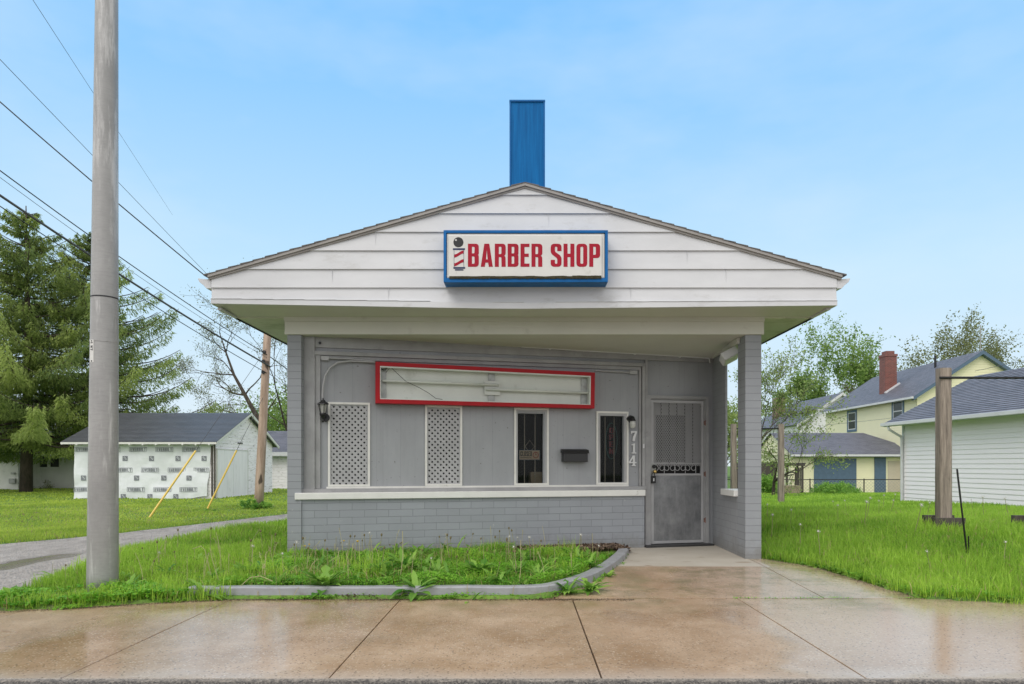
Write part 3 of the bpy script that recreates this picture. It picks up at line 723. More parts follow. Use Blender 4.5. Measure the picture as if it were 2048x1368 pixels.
for wn, r, xs_, dia in ((win3, w3, (1049, 1070), True), (win4, w4, (1210, 1228), False)):
    mb = MB()
    for x in xs_: mb.box(sx(x, -.09)-.006, sx(x, -.09)+.006, -.096, -.084, r[2]-.02, r[3]+.02, WF)
    if dia:
        c0 = sx(1059.5, -.09); zz0 = sp_(1059, 893, -.09)[1]; h = .085
        pts = [(c0-h*.78, zz0), (c0, zz0+h), (c0+h*.78, zz0), (c0, zz0-h), (c0-h*.78, zz0)]
        mb.tube([WF.p(a, -.09, z) for a, z in pts], .005, 6)
    mb.build('security_bars', M['tan_bar'], wn)
# interior room behind the windows
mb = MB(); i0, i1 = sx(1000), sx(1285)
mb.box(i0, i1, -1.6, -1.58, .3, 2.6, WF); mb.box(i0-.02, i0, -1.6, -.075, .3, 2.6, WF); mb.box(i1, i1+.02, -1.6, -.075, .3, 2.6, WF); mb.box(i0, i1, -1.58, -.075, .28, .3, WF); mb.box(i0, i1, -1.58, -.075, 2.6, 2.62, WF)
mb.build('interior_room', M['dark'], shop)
# door
mb = MB(); j = 1.0
dz = dr[3]
mb.box(dr[0]-.05, dr[0], -.06, .03, .06, dz+.045, WF); mb.box(dr[1], dr[1]+.05, -.06, .03, .06, dz+.045, WF); mb.box(dr[0], dr[1], -.06, .03, dz, dz+.045, WF)
mb.box(dr[0], dr[0]+.014, -.05, .012, .06, dz, WF); mb.box(dr[1]-.014, dr[1], -.05, .012, .06, dz, WF); mb.box(dr[0]+.014, dr[1]-.014, -.05, .012, dz-.014, dz, WF)
mb.build('door_frame', M['gray'], shop, bevel=.003)
d0, d1, dzb, dzt = dr[0]+.018, dr[1]-.018, .085, dz-.018; zm = sp_(1355, 947)[1]; zs_ = sp_(1355, 928)[1]
mb = MB(); frame_rect(mb, WF, d0, d1, dzb, dzt, .04, -.035, -.005); mb.box(d0+.04, d1-.04, -.033, -.007, zm-.03, zm, WF)
mb.box(d0+.04, d1-.04, -.033, -.007, zs_-.006, zs_+.014, WF)
door = mb.build('door', M['gray_light'], shop, bevel=.003); door['label'] = 'gray steel security door with mesh upper half'
mb = MB(); mb.box(d0+.041, d1-.041, -.02, -.012, dzb+.041, zm-.031, WF); mb.box(d1-.24, d1-.236, -.012, -.010, dzb+.05, zm-.04, WF); mb.build('kick_panel', M['kick'], door)
mb = MB(); q = (d0+.03, d1-.03, zs_-.03, dzt-.03); bars(mb, WF, *q, .0245, 1.75, .0045, -.012, -.007); bars(mb, WF, *q, .0245, -1.75, .0045, -.007, -.003)
mb.build('mesh_screen', M['gray_light'], door)
mb = MB()
for k in range(4):                     # scrolled ironwork strip
    c0 = d0+.13+k*.165; zc_ = (zm+zs_)/2
    for sgn in (-1, 1):
        pts = [WF.p(c0+sgn*(.01+.035*(1-math.cos(a))), -.02, zc_+.035*math.sin(a)*-1+.01) for a in np.linspace(-1.2, 3.6, 12)]
        mb.tube(pts, .005, 5)
    mb.box(c0+.078, c0+.084, -.024, -.016, zm, zs_, WF)
mb.build('scroll_ironwork', M['gray_light'], door)
mb = MB(); mb.box(d0+.05, d1-.05, -.036, -.030, zm+.001, zs_-.007, WF); mb.build('backing_plate', M['void'], door)
mb = MB()
for k in range(1, 6): a = d0+.04+k*(d1-d0-.08)/6; mb.box(a-.006, a+.006, -.034, -.022, zs_+.014, dzt-.04, WF)
mb.build('guard_bars', M['black'], door)
# inner door behind the security door
mb = MB(); wi0, wi1 = sx(1318), sx(1377); zi0, zi1 = sp_(1350, 924)[1], sp_(1350, 829)[1]
holes(mb, WF, dr[0]-.02, dr[1]+.02, .05, dz+.02, [(wi0, wi1, zi0, zi1)], -.11, .02); frame_rect(mb, WF, wi0-.05, wi1+.05, zi0-.02, zi1+.05, .02, -.11, -.10)
idoor = mb.build('inner_door', M['gray_light'], shop)
mb = MB(); mb.box(wi0, wi1, -.13, -.125, zi0, zi1, WF); mb.build('door_glass', simple('dusty_dark_pane', (.10, .10, .10), .3), idoor)
for py in (846, 948, 1040):
    mb = MB()
    a, z = sp_(1411, py, 0); mb.tube([WF.p(a-.006, .016, z-.04), WF.p(a-.006, .016, z+.04)], .009, 8); mb.box(a-.03, a+.01, .002, .012, z-.03, z+.03, WF)
    mb.build('hinge', M['rust'], door)
mb = MB(); a, z = sp_(1308, 943)
mb.ball(WF.p(a, .035, z), .028, 12); mb.tube([WF.p(a, -.01, z), WF.p(a, .03, z)], .014, 10); dk = mb.build('door_knob', M['brass'], door, smooth=True)
mb = MB(); a, z = sp_(1308, 933); mb.tube([WF.p(a, -.006, z), WF.p(a, .02, z)], [.03, .026], 14); mb.build('deadbolt', M['iron'], door)
mb = MB(); a, z = sp_(1302, 938); mb.box(d0+.003, d0+.075, -.004, 0, z-.08, z+.08, WF); mb.build('lock_plate', M['galv'], door)
a, z = sp_(1307, 958, .05)
lb = thing('lockbox', WF.p(a, .05, z-.05), 'black key lockbox hanging from the brass door knob', 'lockbox')
mb = MB(); mb.box(a-.034, a+.034, .025, .06, z-.06, z+.045, WF); mb.build('case', M['black'], lb, bevel=.006)
mb = MB(); mb.tube([WF.p(a+.022*math.cos(t_), .043, z+.045+.045*math.sin(t_)) for t_ in np.linspace(0, math.pi, 10)], .005, 6); mb.build('shackle', M['iron'], lb)
mb = MB(); mb.box(a-.008, a+.008, .060, .062, z-.03, z+.012, WF); mb.build('badge', M['white'], lb)
mb = MB(); mb.box(dr[0]-.12, dr[1]+.06, -.05, .16, .05, .078, WF); mb.build('threshold', M['timber_sill'], shop)
# pillars and side wall
XR = 2.775
mb = MB(); mb.box(-2.914, -2.742, -8.80, -8.50, -.05, 2.83, Frame(0, 0)) if False else None
def pillar(x0, x1, y0, y1, z0, z1, name, label=None, mat='pillar', parent=shop):
    mb = MB(); F = Frame(0, 0); mb.box(x0, x1, -y1, -y0, z0, z1, F)
    o = mb.build(name, M[mat], parent, bevel=.004)
    if label: o['label'] = label
    return o
pillar(-2.93, -2.755, 8.50, 8.78, -.05, 2.83, 'pillar'); pillar(XR, 2.975, 8.50, 8.80, 0, 2.83, 'pillar')
mb = MB(); mb.box(-2.754, -2.62, -.0, .06, zt, 2.9, Frame(0, 8.66)); mb.build('corner_board', M['gray'], shop)
mb = MB(); FS = Frame(XR, 8.80, 0, 1)    # s runs back; t = +x outward... faces the porch when negative
mb = MB(); mb.box(XR, 2.96, -9.34, -8.80, 0, .80, Frame(0, 0)); mb.build('side_low_wall', M['brick_side'], shop)
mb = MB(); mb.box(XR-.05, 2.99, -9.40, -8.802, .802, .885, Frame(0, 0)); mb.build('side_sill', M['sill'], shop, bevel=.008)
mb = MB(); mb.box(XR+.002, XR+.03, -10.1, -9.34, 0, 3.0, Frame(0, 0)); mb.build('rear_pier', M['brick_side'], shop, bevel=.004)
mb = MB(); mb.box(XR+.004, 2.958, -19, -10.1, 0, 3.0, Frame(0, 0)); mb.box(-2.928, -2.76, -19, -8.78, 0, 3.0, Frame(0, 0)); mb.box(-2.76, XR+.004, -19, -18.8, 0, 3.0, Frame(0, 0)); mb.build('body_walls', M['brick'], shop)
# beam, ceiling, soffit
mb = MB(); mb.box(-2.955, 3.0, -8.70, -8.475, 2.832, 3.05, Frame(0, 0)); mb.box(-2.955, 3.0, -8.475, -8.45, 2.99, 3.05, Frame(0, 0)); mb.build('beam', M['soffit'], shop, bevel=.004)
mb = MB(); mb.box(2.77, 2.985, -10.0, -8.702, 2.80, 3.05, Frame(0, 0)); mb.box(2.735, 2.769, -9.95, -8.702, 2.76, 2.83, Frame(0, 0)); mb.build('side_beam', M['soffit'], shop)
mb = MB(); y0, y1 = 8.70, 10.3; mb.slab([(-2.75, y1, zc(y1)), (2.80, y1, zc(y1)), (2.80, y0, zc(y0)), (-2.75, y0, zc(y0))], -.02)
mb.build('porch_ceiling', simple('porch_ceiling_paint', (.62, .62, .57), .6, var=.05, scale=1.5, dirt=((.10, .085, .06), 1.2, .68, .55), bump=.1), shop)
def sag(x): return .052*max(0, 1-abs(x+.15)/(3.44 if x < -.15 else 3.78))
mb = MB(); xsg = np.linspace(-3.594, 3.63, 25)
for a, b in zip(xsg[:-1], xsg[1:]):
    z0a, z0b = 3.073-(a+3.6)/7.22*.022-sag(a), 3.073-(b+3.6)/7.22*.022-sag(b)
    mb.face([(a, 7.905, z0a+.004), (a, 8.47, 3.045), (b, 8.47, 3.045), (b, 7.905, z0b+.004)])
mb.build('front_soffit', M['soffit'], shop)
mb = MB(); mb.slab([(-3.58, 8.47, 3.045), (-3.58, 19.4, 3.045), (-2.93, 19.4, 3.045), (-2.93, 8.47, 3.045)], -.015); mb.build('side_soffit', M['soffit_green'], shop); mb = MB(); mb.slab([(2.96, 8.47, 3.045), (2.96, 19.4, 3.045), (3.615, 19.4, 3.045), (3.615, 8.47, 3.045)], -.015); mb.build('side_soffit', M['soffit_green'], shop)
mb = MB(); mb.box(-3.60, -3.58, -19.4, -7.905, 3.07, 3.38, Frame(0, 0)); mb.box(-3.575, -3.53, -19.3, -8.0, 3.03, 3.05, Frame(0, 0)); mb.build('fascia', M['white'], shop); mb = MB(); mb.box(3.615, 3.635, -19.4, -7.905, 3.05, 3.38, Frame(0, 0))
mb.box(3.565, 3.61, -19.3, -8.0, 3.03, 3.05, Frame(0, 0)); mb.build('fascia', M['white'], shop)
# gable siding
gl = lambda px, py: WW.px(px, py)
AP = gl(1050, 370); EL = gl(421, 552); ER = gl(1679, 552)
bot = [(float(x), 3.073-(x+3.6)/7.22*.022-sag(x)) for x in np.linspace(-3.594, 3.63, 21)]
polyg = bot + [(3.63, ER[1]), AP, (-3.594, EL[1])]
# bottom outline is concave in parts, so clip against the convex hull and cover with the trim board
hull = [(-3.594, 3.0), (3.63, 3.0), (3.63, ER[1]), AP, (-3.594, EL[1])]
lp = .2145; mb = MB(); siding(mb, WW, clip(hull, 0, -1, -3.085), lp, .020, z_start=3.259-lp)
for sx0, k_ in ((-1.55, 0), (1.25, 0), (-2.2, 1), (.45, 1), (2.35, 1), (-.9, 2), (1.9, 2), (-1.7, 3), (.3, 4)): mb.box(sx0, sx0+.003, .0, .021-.006, 3.05+lp*k_+.01, 3.05+lp*(k_+1)-.006, WW)
gb = mb.build('gable_siding', M['white'], shop)
mb = MB()
for (a, za), (b, zb_) in zip(bot[:-1], bot[1:]):
    h = lambda x: .052+.4*sag(x)
    q = [(a, za), (b, zb_), (b, zb_+h(b)), (a, za+h(a))]
    mb.face([WW.p(s, .030, z) for s, z in q]); mb.face([WW.p(a, -.02, za), WW.p(b, -.02, zb_), WW.p(b, .030, zb_), WW.p(a, .030, za)])
    mb.face([WW.p(a, .030, za+h(a)), WW.p(b, .030, zb_+h(b)), WW.p(b, .012, zb_+h(b)-.004), WW.p(a, .012, za+h(a)-.004)])
    q = [(a, za+h(a)), (b, zb_+h(b)), (b, 3.14), (a, 3.14)]; mb.face([WW.p(s, .004, z) for s, z in q])
    if int(a*40) % 7: mb.box(a, b, .0, .036, max(za+h(a), zb_+h(b))+.001, max(za+h(a), zb_+h(b))+.006, WW)
mb.build('gable_bottom_board', M['white'], shop)
# roof: courses visible at the rake, taupe rake trim below
def slope_pt(side, k): return (AP[0]+(EL[0]-AP[0])*k, AP[1]+(EL[1]-AP[1])*k) if side < 0 else (AP[0]+(ER[0]-AP[0])*k, AP[1]+(ER[1]-AP[1])*k)
for side in (-1, 1):
    mb = MB(); n = 26
    for i in range(n):
        a = slope_pt(side, (i)/n*1.012); b = slope_pt(side, (i+1.12)/n*1.012)
        q = [(a[0], a[1]+.010), (b[0], b[1]+.011), (b[0], b[1]+.027), (a[0], a[1]+.015)]
        if side > 0: q = q[::-1]
        mb.prism(q, -11.6, .05 + .004*random.random(), WW)
    rf = mb.build('roof', M['shingle'], shop)
    mb = MB(); a = slope_pt(side, 0); b = slope_pt(side, 1.004)
    q = [(a[0], a[1]-.022), (b[0], b[1]-.022), (b[0], b[1]+.011), (a[0], a[1]+.011)]
    mb.prism(q if side < 0 else q[::-1], .0, .045, WW); q = [(a[0], a[1]-.045), (b[0], b[1]-.045), (b[0], b[1]-.0225), (a[0], a[1]-.0225)]
    mb.prism(q if side < 0 else q[::-1], .0, .026, WW)
    mb.build('rake_trim', simple('taupe_rake_trim', (.33, .31, .29), .5, var=.1), shop)
def gutter(sgn, x):
    prof = [(0, 0), (.05, -.0), (.075, .035), (.11, .06), (.135, .085), (.135, .115), (.125, .115), (.12, .09), (.065, .045), (.045, .012), (.008, .012), (.008, .115), (0, .115)]
    mb = MB(); z0 = 3.255; q = [(x+sgn*a*1.15, z0+z) for a, z in prof]
    full = [(x, z0-.002), (x+sgn*.0575, z0-.002), (x+sgn*.09, z0+.035), (x+sgn*.14, z0+.075), (x+sgn*.157, z0+.117), (x, z0+.10)]
    mb.prism(full if sgn > 0 else full[::-1], -11.5, .0, WW)
    mb.build('gutter', M['white'], shop, bevel=.003)
gutter(-1, -3.602); gutter(1, 3.637)

# ------------------------------------------------------------------ things on the shop
tw = thing('sign_tower', (.06, 8.5, 4.4), 'tall blue plywood box standing on the roof ridge', 'sign tower')
x0, x1, zt_ = (1020-CX)/FL*8.3, (1089-CX)/FL*8.3, 1.21+(930-204)/FL*8.3
mb = MB(); mb.box(x0, x1, -8.9, -8.30, 4.25, zt_, Frame(0, 0)); mb.build('plywood_box', M['blue_ply'], tw)
mb = MB(); mb.box(x0-.008, x1+.008, -8.91, -8.285, zt_, zt_+.02, Frame(0, 0)); mb.box(x0-.006, x0+.012, -8.31, -8.288, 4.3, zt_-.001, Frame(0, 0)); mb.box(x1-.012, x1+.006, -8.31, -8.288, 4.3, zt_-.001, Frame(0, 0)); mb.build('edge_trim', M['blue'], tw)

SFY = 7.66; SF = Frame(0, SFY)
g = lambda px, py: SF.px(px, py)
(L_, T_), (R_, B_) = g(887, 460), g(1216, 564)
bs = thing('barber_sign', (.04, 7.9, B_), 'blue framed white illuminated sign box on the gable reading BARBER SHOP', 'sign')
mb = MB(); frame_rect(mb, SF, L_, R_, B_, T_, .032, -.235, 0, wb=.045); mb.box(L_+.032, R_-.032, -.235, -.2, B_+.045, T_-.032, SF); mb.build('cabinet', M['blue'], bs, bevel=.004)
a0, z0 = g(893, 560); a1, z1 = g(1209, 467); a0 = L_+.034; a1 = R_-.034; z0 = B_+.047; z1 = T_-.034
mb = MB(); mb.box(a0, a1, -.03, -.012, z0, z1, SF); 
pa0, pa1 = g(897, 0)[0], g(1204, 0)[0]; pz0, pz1 = g(0, 555)[1], g(0, 470)[1]
mb.box(pa0, pa1, -.012, .008, pz0, pz1, SF)
mb.build('face_panel', M['sign_white'], bs, bevel=.012)
mb = MB()
xs = np.linspace(pa0+.01, pa1-.01, 90)
for a, b in zip(xs[:-1], xs[1:]):
    h0 = .022+.014*mnoise.noise(Vector((a*6, 1, 0)))+.02*max(0, mnoise.noise(Vector((a*2, 4, 0))))+(.012 if a > .55 else 0)
    mb.box(a, b, .001, .0115+.004*random.random(), pz0-.012-.006*random.random(), pz0+h0*.55, SF)
mb.build('grime_line', M['moss'], bs)
la0, lz0 = g(936, 534); la1, lz1 = g(1200, 488)
contours('lettering', word('BARBER SHOP', la0, la1, lz0, lz1, gap=.085, space=.27), SF, .0085, .002, M['letter_red'], bs)
circ = lambda cx, cz, r, n=28: [(cx+r*math.cos(2*math.pi*k/n), cz+r*math.sin(2*math.pi*k/n)) for k in range(n)]
cx_, cz_ = g(917, 485); r_ = 10/178.2
contours('pole_ball', [circ(cx_, cz_, r_), circ(cx_-.5*r_, cz_+.45*r_, r_*.2, 12)], SF, .0085, .002, M['black'], bs)
rc = lambda x0, x1, y0, y1: [g(x0, y1), g(x1, y1), g(x1, y0), g(x0, y0)]
contours('pole_bands', [rc(906, 930, 497, 500.5), rc(907, 930.5, 534.5, 538), rc(910, 927, 539, 541.5), rc(908, 908.6, 500.6, 534.4), rc(927.4, 928, 500.6, 534.4)], SF, .0085, .002, M['navy'], bs)
def wave(y):
    top = [(908.8+(18.4)*k/8, y+4-8*(3*(k/8)**2-2*(k/8)**3)) for k in range(9)]
    return [g(x, yy+6) for x, yy in top]+[g(x, yy) for x, yy in reversed(top)]
contours('pole_stripes', [wave(505.5), wave(523)], SF, .0085, .002, M['letter_red'], bs)

# red empty light box
EB = [sp_(751, 723, .15), sp_(1190, 745, .15), sp_(1189, 817, .15), sp_(751, 806, .15)]   # TL TR BR BL
eb = thing('empty_sign_box', WF.p(EB[3][0], 0, EB[3][1]), 'long red framed light box with no face over the middle windows', 'sign box')
def lerp2(a, b, k): return (a[0]+(b[0]-a[0])*k, a[1]+(b[1]-a[1])*k)
def ebp(u, v):  # u 0..1 left-right, v 0..1 bottom-top
    return lerp2(lerp2(EB[3], EB[2], u), lerp2(EB[0], EB[1], u), v)
Wd = EB[1][0]-EB[0][0]; Hd = EB[0][1]-EB[3][1]; fu, fv = .056/Wd, .052/Hd
mb = MB()
for u0, u1, v0, v1 in ((0, 1, 0, fv), (0, 1, 1-fv, 1), (0, fu, fv, 1-fv), (1-fu, 1, fv, 1-fv)):
    mb.prism([ebp(u0, v0), ebp(u1, v0), ebp(u1, v1), ebp(u0, v1)], .002, .15, WF)
mb.build('red_frame', M['red'], eb, bevel=.004)
mb = MB()
u0, u1, v0, v1 = fu, 1-fu, fv, 1-fv
mb.prism([ebp(u0, v0), ebp(u1, v0), ebp(u1, v1), ebp(u0, v1)], .003, .03, WF)
for u0_, u1_, v0_, v1_ in ((fu, 1-fu, fv, fv+.02), (fu, 1-fu, 1-fv-.035, 1-fv), (1-fu-.006, 1-fu, fv+.02, 1-fv-.035), (fu, fu+.004, fv+.02, 1-fv-.035)):
    mb.prism([ebp(u0_, v0_), ebp(u1_, v0_), ebp(u1_, v1_), ebp(u0_, v1_)], .03, .145, WF)
mb.build('white_lining', M['liner'], eb)
for u0, u1 in ((.018, .047), (.502, .532), (.945, .978)):
    mb = MB(); mb.prism([ebp(u0, .12), ebp(u1, .12), ebp(u1, .87), ebp(u0, .87)], .031, .05, WF); mb.build('galvanised_plate', M['galv'], eb)
a, z = ebp(.515, .36); b, z2 = ebp(.515, .60)
mb = MB(); mb.prism([ebp(.483, .30), ebp(.556, .30), ebp(.556, .66), ebp(.483, .66)], .051, .075, WF); mb.build('lamp_bracket', M['liner'], eb)
for u0, u1, v in ((.03, .545, .56), (.49, .975, .44)):
    A, B = ebp(u0, v), ebp(u1, v-.0)
    mb = MB(); mb.tube([WF.p(A[0], .095, A[1]), WF.p(B[0], .095, B[1])], .018, 12); mb.build('lamp_tube', M['liner'], eb, smooth=True)
mb = MB(); pts = [(782, 735), (800, 752), (812, 763), (838, 775), (857, 786), (872, 797), (885, 799)]
mb.tube([WF.p(*(lambda q: (q[0], .11, q[1]))(sp_(x, y, .11))) for x, y in pts], .0035, 5)
pts = [(760, 735), (768, 742), (775, 736), (765, 739), (780, 735), (772, 745)]
mb.tube([WF.p(*(lambda q: (q[0], .10, q[1]))(sp_(x, y, .10))) for x, y in pts], .005, 5); mb.build('loose_wire', M['wire'], eb)

def wall_tube(pts, r, t, n=7):
    return [WF.p(*(lambda q: (q[0], t, q[1]))(sp_(x, y, t))) for x, y in pts]
mb = MB(); mb.tube(wall_tube([(645, 802), (645, 790), (646, 772), (650, 752), (660, 735), (675, 725), (700, 722), (725, 723), (750, 724)], .012, .05), .0125, 8)
mb.box(*[sp_(x, 0, .03)[0] for x in (643, 658)], .03, .06, sp_(650, 721, .03)[1], sp_(650, 713, .03)[1], WF)
mb.tube(wall_tube([(658, 716), (700, 718), (750, 722)], .01, .045), .009, 6)
o = mb.build('conduit', M['gray_light'], smooth=False); tag(o, 'gray conduit curving from the wall lantern up to the red box', 'conduit')
mb = MB(); mb.tube(wall_tube([(1191, 741), (1225, 743), (1262, 745)], .01, .045), .010, 6); mb.box(sx(1256), sx(1271), .03, .06, sp_(1263, 749)[1], sp_(1263, 742)[1], WF)
o = mb.build('conduit', M['gray_light']); tag(o, 'short gray conduit right of the red light box', 'conduit')
mb = MB(); mb.tube(wall_tube([(1042, 690), (1043, 694), (1100, 697), (1190, 703), (1300, 709), (1398, 715), (1418, 717), (1420, 726)], .01, .05), .0095, 7)
for x, y in ((1100, 697), (1270, 707), (1360, 713)): a, z = sp_(x, y, .05); mb.box(a-.012, a+.012, .026, .062, z-.016, z+.016, WF)
o = mb.build('conduit', M['white']); tag(o, 'thin white conduit along the top of the shop front under the porch ceiling', 'conduit')
mb = MB()
for x, y in ((640, 686),): a, z = sp_(x, y, .03); mb.tube([WF.p(a, .026, z), WF.p(a, .04, z)], .018, 12)
o = mb.build('round_plug', M['iron']); tag(o, 'small round dark knockout plug above the panel moulding near the left pillar', 'plug')

# lantern
a, z = sp_(646, 830, .12)
ln = thing('wall_lantern', WF.p(a, .02, z), 'black coach lantern on the wall left of the latticed windows', 'lantern')
c = WF.p(a, .12, 0)
def L(h): return (c.x, c.y, h)
zt_ = sp_(646, 796, .12)[1]; zr = sp_(646, 803, .12)[1]; zr2 = sp_(646, 808, .12)[1]; zgb = sp_(646, 826, .12)[1]; zbb = sp_(646, 836, .12)[1]; zf = sp_(646, 845, .12)[1]
mb = MB(); mb.lathe([(.006, zt_-zr2), (.01, zt_-zr2-.02), (.022, zt_-zr2-.025), (.035, zr-zr2), (.072, .004), (.075, -.004), (.06, -.008)], (c.x, c.y, zr2), 6); mb.build('cap', M['iron'], ln)
mb = MB()
for k in range(6):
    an = 2*math.pi*k/6; mb.tube([(c.x+.056*math.cos(an), c.y+.056*math.sin(an), zr2-.005), (c.x+.036*math.cos(an), c.y+.036*math.sin(an), zgb)], .004, 4)
mb.lathe([(.04, 0), (.045, -.01), (.04, -.03), (.022, -.05), (.012, -.075), (.012, -.10), (.018, -.105), (.004, -.12)], (c.x, c.y, zgb), 10); mb.build('cage', M['iron'], ln)
mb = MB(); mb.lathe([(.034, zgb-zr2), (.054, -.006)], (c.x, c.y, zr2), 6); mb.build('glass', M['lamp_dim'], ln)
mb = MB(); mb.tube([WF.p(a+.03, .02, zbb+.01), WF.p(a+.03, .045, zbb+.01)], .05, 14); mb.tube([WF.p(a+.03, .04, zbb+.01), WF.p(a+.015, .08, zbb+.005), WF.p(a, .12, zbb+.005)], .012, 6); mb.build('wall_mount', M['iron'], ln)

# jelly-jar lamp by the door
a, z = sp_(1265, 845, .08)
jl = thing('porch_lamp', WF.p(a, .02, z), 'small clear glass lamp above the house number', 'lamp')
mb = MB(); mb.tube([WF.p(a-.015, .002, z+.055), WF.p(a-.015, .05, z+.058), WF.p(a, .085, z+.05)], [.05, .045, .04], 12); mb.tube([WF.p(a, .09, z+.06), WF.p(a, .09, z+.02)], [.03, .045], 12); mb.build('socket', M['black'], jl, smooth=False)
mb = MB(); mb.lathe([(.038, .02), (.043, -.01), (.042, -.05), (.03, -.075), (.008, -.082)], WF.p(a, .09, z), 14); mb.build('glass_jar', M['frost'], jl, smooth=True)

# house number
for ch, x0, x1, y0, y1 in (('7', 1262, 1274, 862, 882), ('1', 1262.5, 1273.5, 887, 907), ('4', 1258, 1273, 911, 932)):
    (p0, q0), (p1, q1) = sp_(x0, y1, .025), sp_(x1, y0, .025)
    cs = [[(p0+(q[0]/(.56 if ch == '4' else .5))*(p1-p0), q0+q[1]*(q1-q0)) for q in rnd(cc)] for cc in GL[ch]]
    o = contours('house_number', cs, WF, .014, .012, M['white']); tag(o, {'7': 'white numeral 7 below the small glass lamp', '1': 'white numeral 1 between the 7 and the 4', '4': 'white numeral 4 lowest of the house number'}[ch], 'house number', 'house number digits')

# mailbox
mb = MB(); (a0, z0), (a1, z1) = sp_(1127, 924, .12), sp_(1177, 905, .12)
mbx = thing('mailbox', WF.p((a0+a1)/2, .0, z0), 'black metal mailbox between the two glazed windows', 'mailbox')
mb.box(a0+.004, a1-.004, .002, .11, z0, z1-.004, WF); mb.build('box', M['black'], mbx, bevel=.006)
mb = MB(); e = .008
P = [(a0-e, .002, z1+.045), (a1+e, .002, z1+.045), (a1+e, .10, z1+.03), (a0-e, .10, z1+.03)]
mb.slab([WF.p(*q) for q in P][::-1], -.006); mb.slab([WF.p(a0-e, .10, z1+.03), WF.p(a1+e, .10, z1+.03), WF.p(a1+e, .125, z1-.012), WF.p(a0-e, .125, z1-.012)][::-1], -.006)
mb.prism([(a0-e, z1-.005), (a0-e+.006, z1-.005), (a0-e+.006, z1+.032), (a0-e, z1+.032)], .002, .10, WF); mb.prism([(a1+e-.006, z1-.005), (a1+e, z1-.005), (a1+e, z1+.032), (a1+e-.006, z1+.032)], .002, .10, WF)
mb.build('lid', M['iron'], mbx)
mb = MB(); a, z = sp_(1287, 892, .05); mb.box(a-.011, a+.011, .03, .062, z-.03, z+.03, WF)
o = mb.build('doorbell', M['white'], bevel=.004); tag(o, 'small white doorbell button on the trim left of the door', 'doorbell')
# closed sign behind the glass
(a0, z0), (a1, z1) = sp_(1039, 919, -.066), sp_(1079, 901, -.066)
cs = thing('closed_sign', WF.p((a0+a1)/2, -.066, z0), 'orange and blue CLOSED sign hanging inside the window', 'sign')
mb = MB(); mb.box(a0-.006, a1+.006, -.072, -.069, z0-.006, z1+.006, WF); mb.build('blue_border', M['bluegray'], cs)
mb = MB(); mb.box(a0, a1, -.069, -.066, z0, z1, WF); mb.build('board', M['closed_face'], cs)
mb_w = a1-a0; contours('lettering', word('CLOSED', a0+.012, a0+mb_w*.62, z0+.045, z1-.012, gap=.1), WF, -.066, .001, M['black'], cs)
cc = (a0+mb_w*.81, (z0+z1)/2); contours('dial', [circ(*cc, .042, 20), circ(*cc, .034, 20), [(cc[0]-.004, cc[1]-.002), (cc[0]+.02, cc[1]-.002), (cc[0]+.02, cc[1]+.004), (cc[0]+.003, cc[1]+.004), (cc[0]+.003, cc[1]+.03), (cc[0]-.004, cc[1]+.03)]], WF, -.066, .001, M['letter_red'], cs)
mb = MB(); mb.box(a0+.012, a0+mb_w*.6, -.066, -.065, z0+.02, z0+.028, WF); mb.build('small_print', M['black'], cs)
(a0, z0), (a1, z1) = sp_(1062, 969, -.13), sp_(1084, 944, -.13)
mb = MB(); mb.box(a0, a1, -.26, -.13, z0-.05, z1, WF); o = mb.build('cardboard_box', M['cardboard'], origin=WF.p(a0, -.2, z0)); tag(o, 'brown cardboard piece standing inside the window below the closed sign', 'cardboard')
# neon sign
cx_, cz_ = sp_(1223, 882, -.12)
ns = thing('neon_sign', WF.p(cx_, -.12, cz_), 'unlit oval neon sign with stacked red letters inside the right window', 'neon sign')
mb = MB(); mb.tube([WF.p(cx_+.085*math.cos(t_), -.12, cz_+.255*math.sin(t_)) for t_ in np.linspace(0, 2*math.pi, 30)], .006, 6, caps=False); mb.build('oval_tube', M['neon_green'], ns)
cs_ = []
for k, ch in enumerate('OPEN'):
    zz1 = cz_+.19-k*.098; cs_ += [[(cx_-.035+q[0]*.15, zz1-.078+q[1]*.078) for q in rnd(c_)] for c_ in GL[ch]]
contours('lettering', cs_, WF, -.122, .006, M['neon_red'], ns)
# floodlight on side beam
fl = thing('floodlight', (2.70, 8.95, 2.68), 'cream floodlight box hanging under the porch beam at the right pillar', 'light')
def tilted_box(mb, c, sx_, sy_, sz_, rot):
    c = Vector(c); P = lambda a, b, d: c + rot @ Vector((a*sx_/2, b*sy_/2, d*sz_/2)); q = [P(a, b, d) for a in (-1, 1) for b in (-1, 1) for d in (-1, 1)]
    for f in ((0, 1, 3, 2), (4, 6, 7, 5), (0, 4, 5, 1), (2, 3, 7, 6), (0, 2, 6, 4), (1, 5, 7, 3)): mb.face([q[i] for i in f])
rot = Matrix.Rotation(R(-28), 3, 'Y') @ Matrix.Rotation(R(-20), 3, 'X')
fc = at(1458, 712, 9.0)
mb = MB(); tilted_box(mb, fc, .22, .20, .11, rot); mb.build('housing', M['white'], fl, bevel=.012)
mb = MB(); tilted_box(mb, fc-rot@Vector((0, 0, .06)), .19, .17, .012, rot); mb.build('lens', M['frost'], fl)
mb = MB(); mb.tube([fc+Vector((.02, 0, .05)), fc+Vector((.04, 0, .10)), (2.76, 9.0, 2.82)], .014, 8); mb.build('bracket', M['galv'], fl)
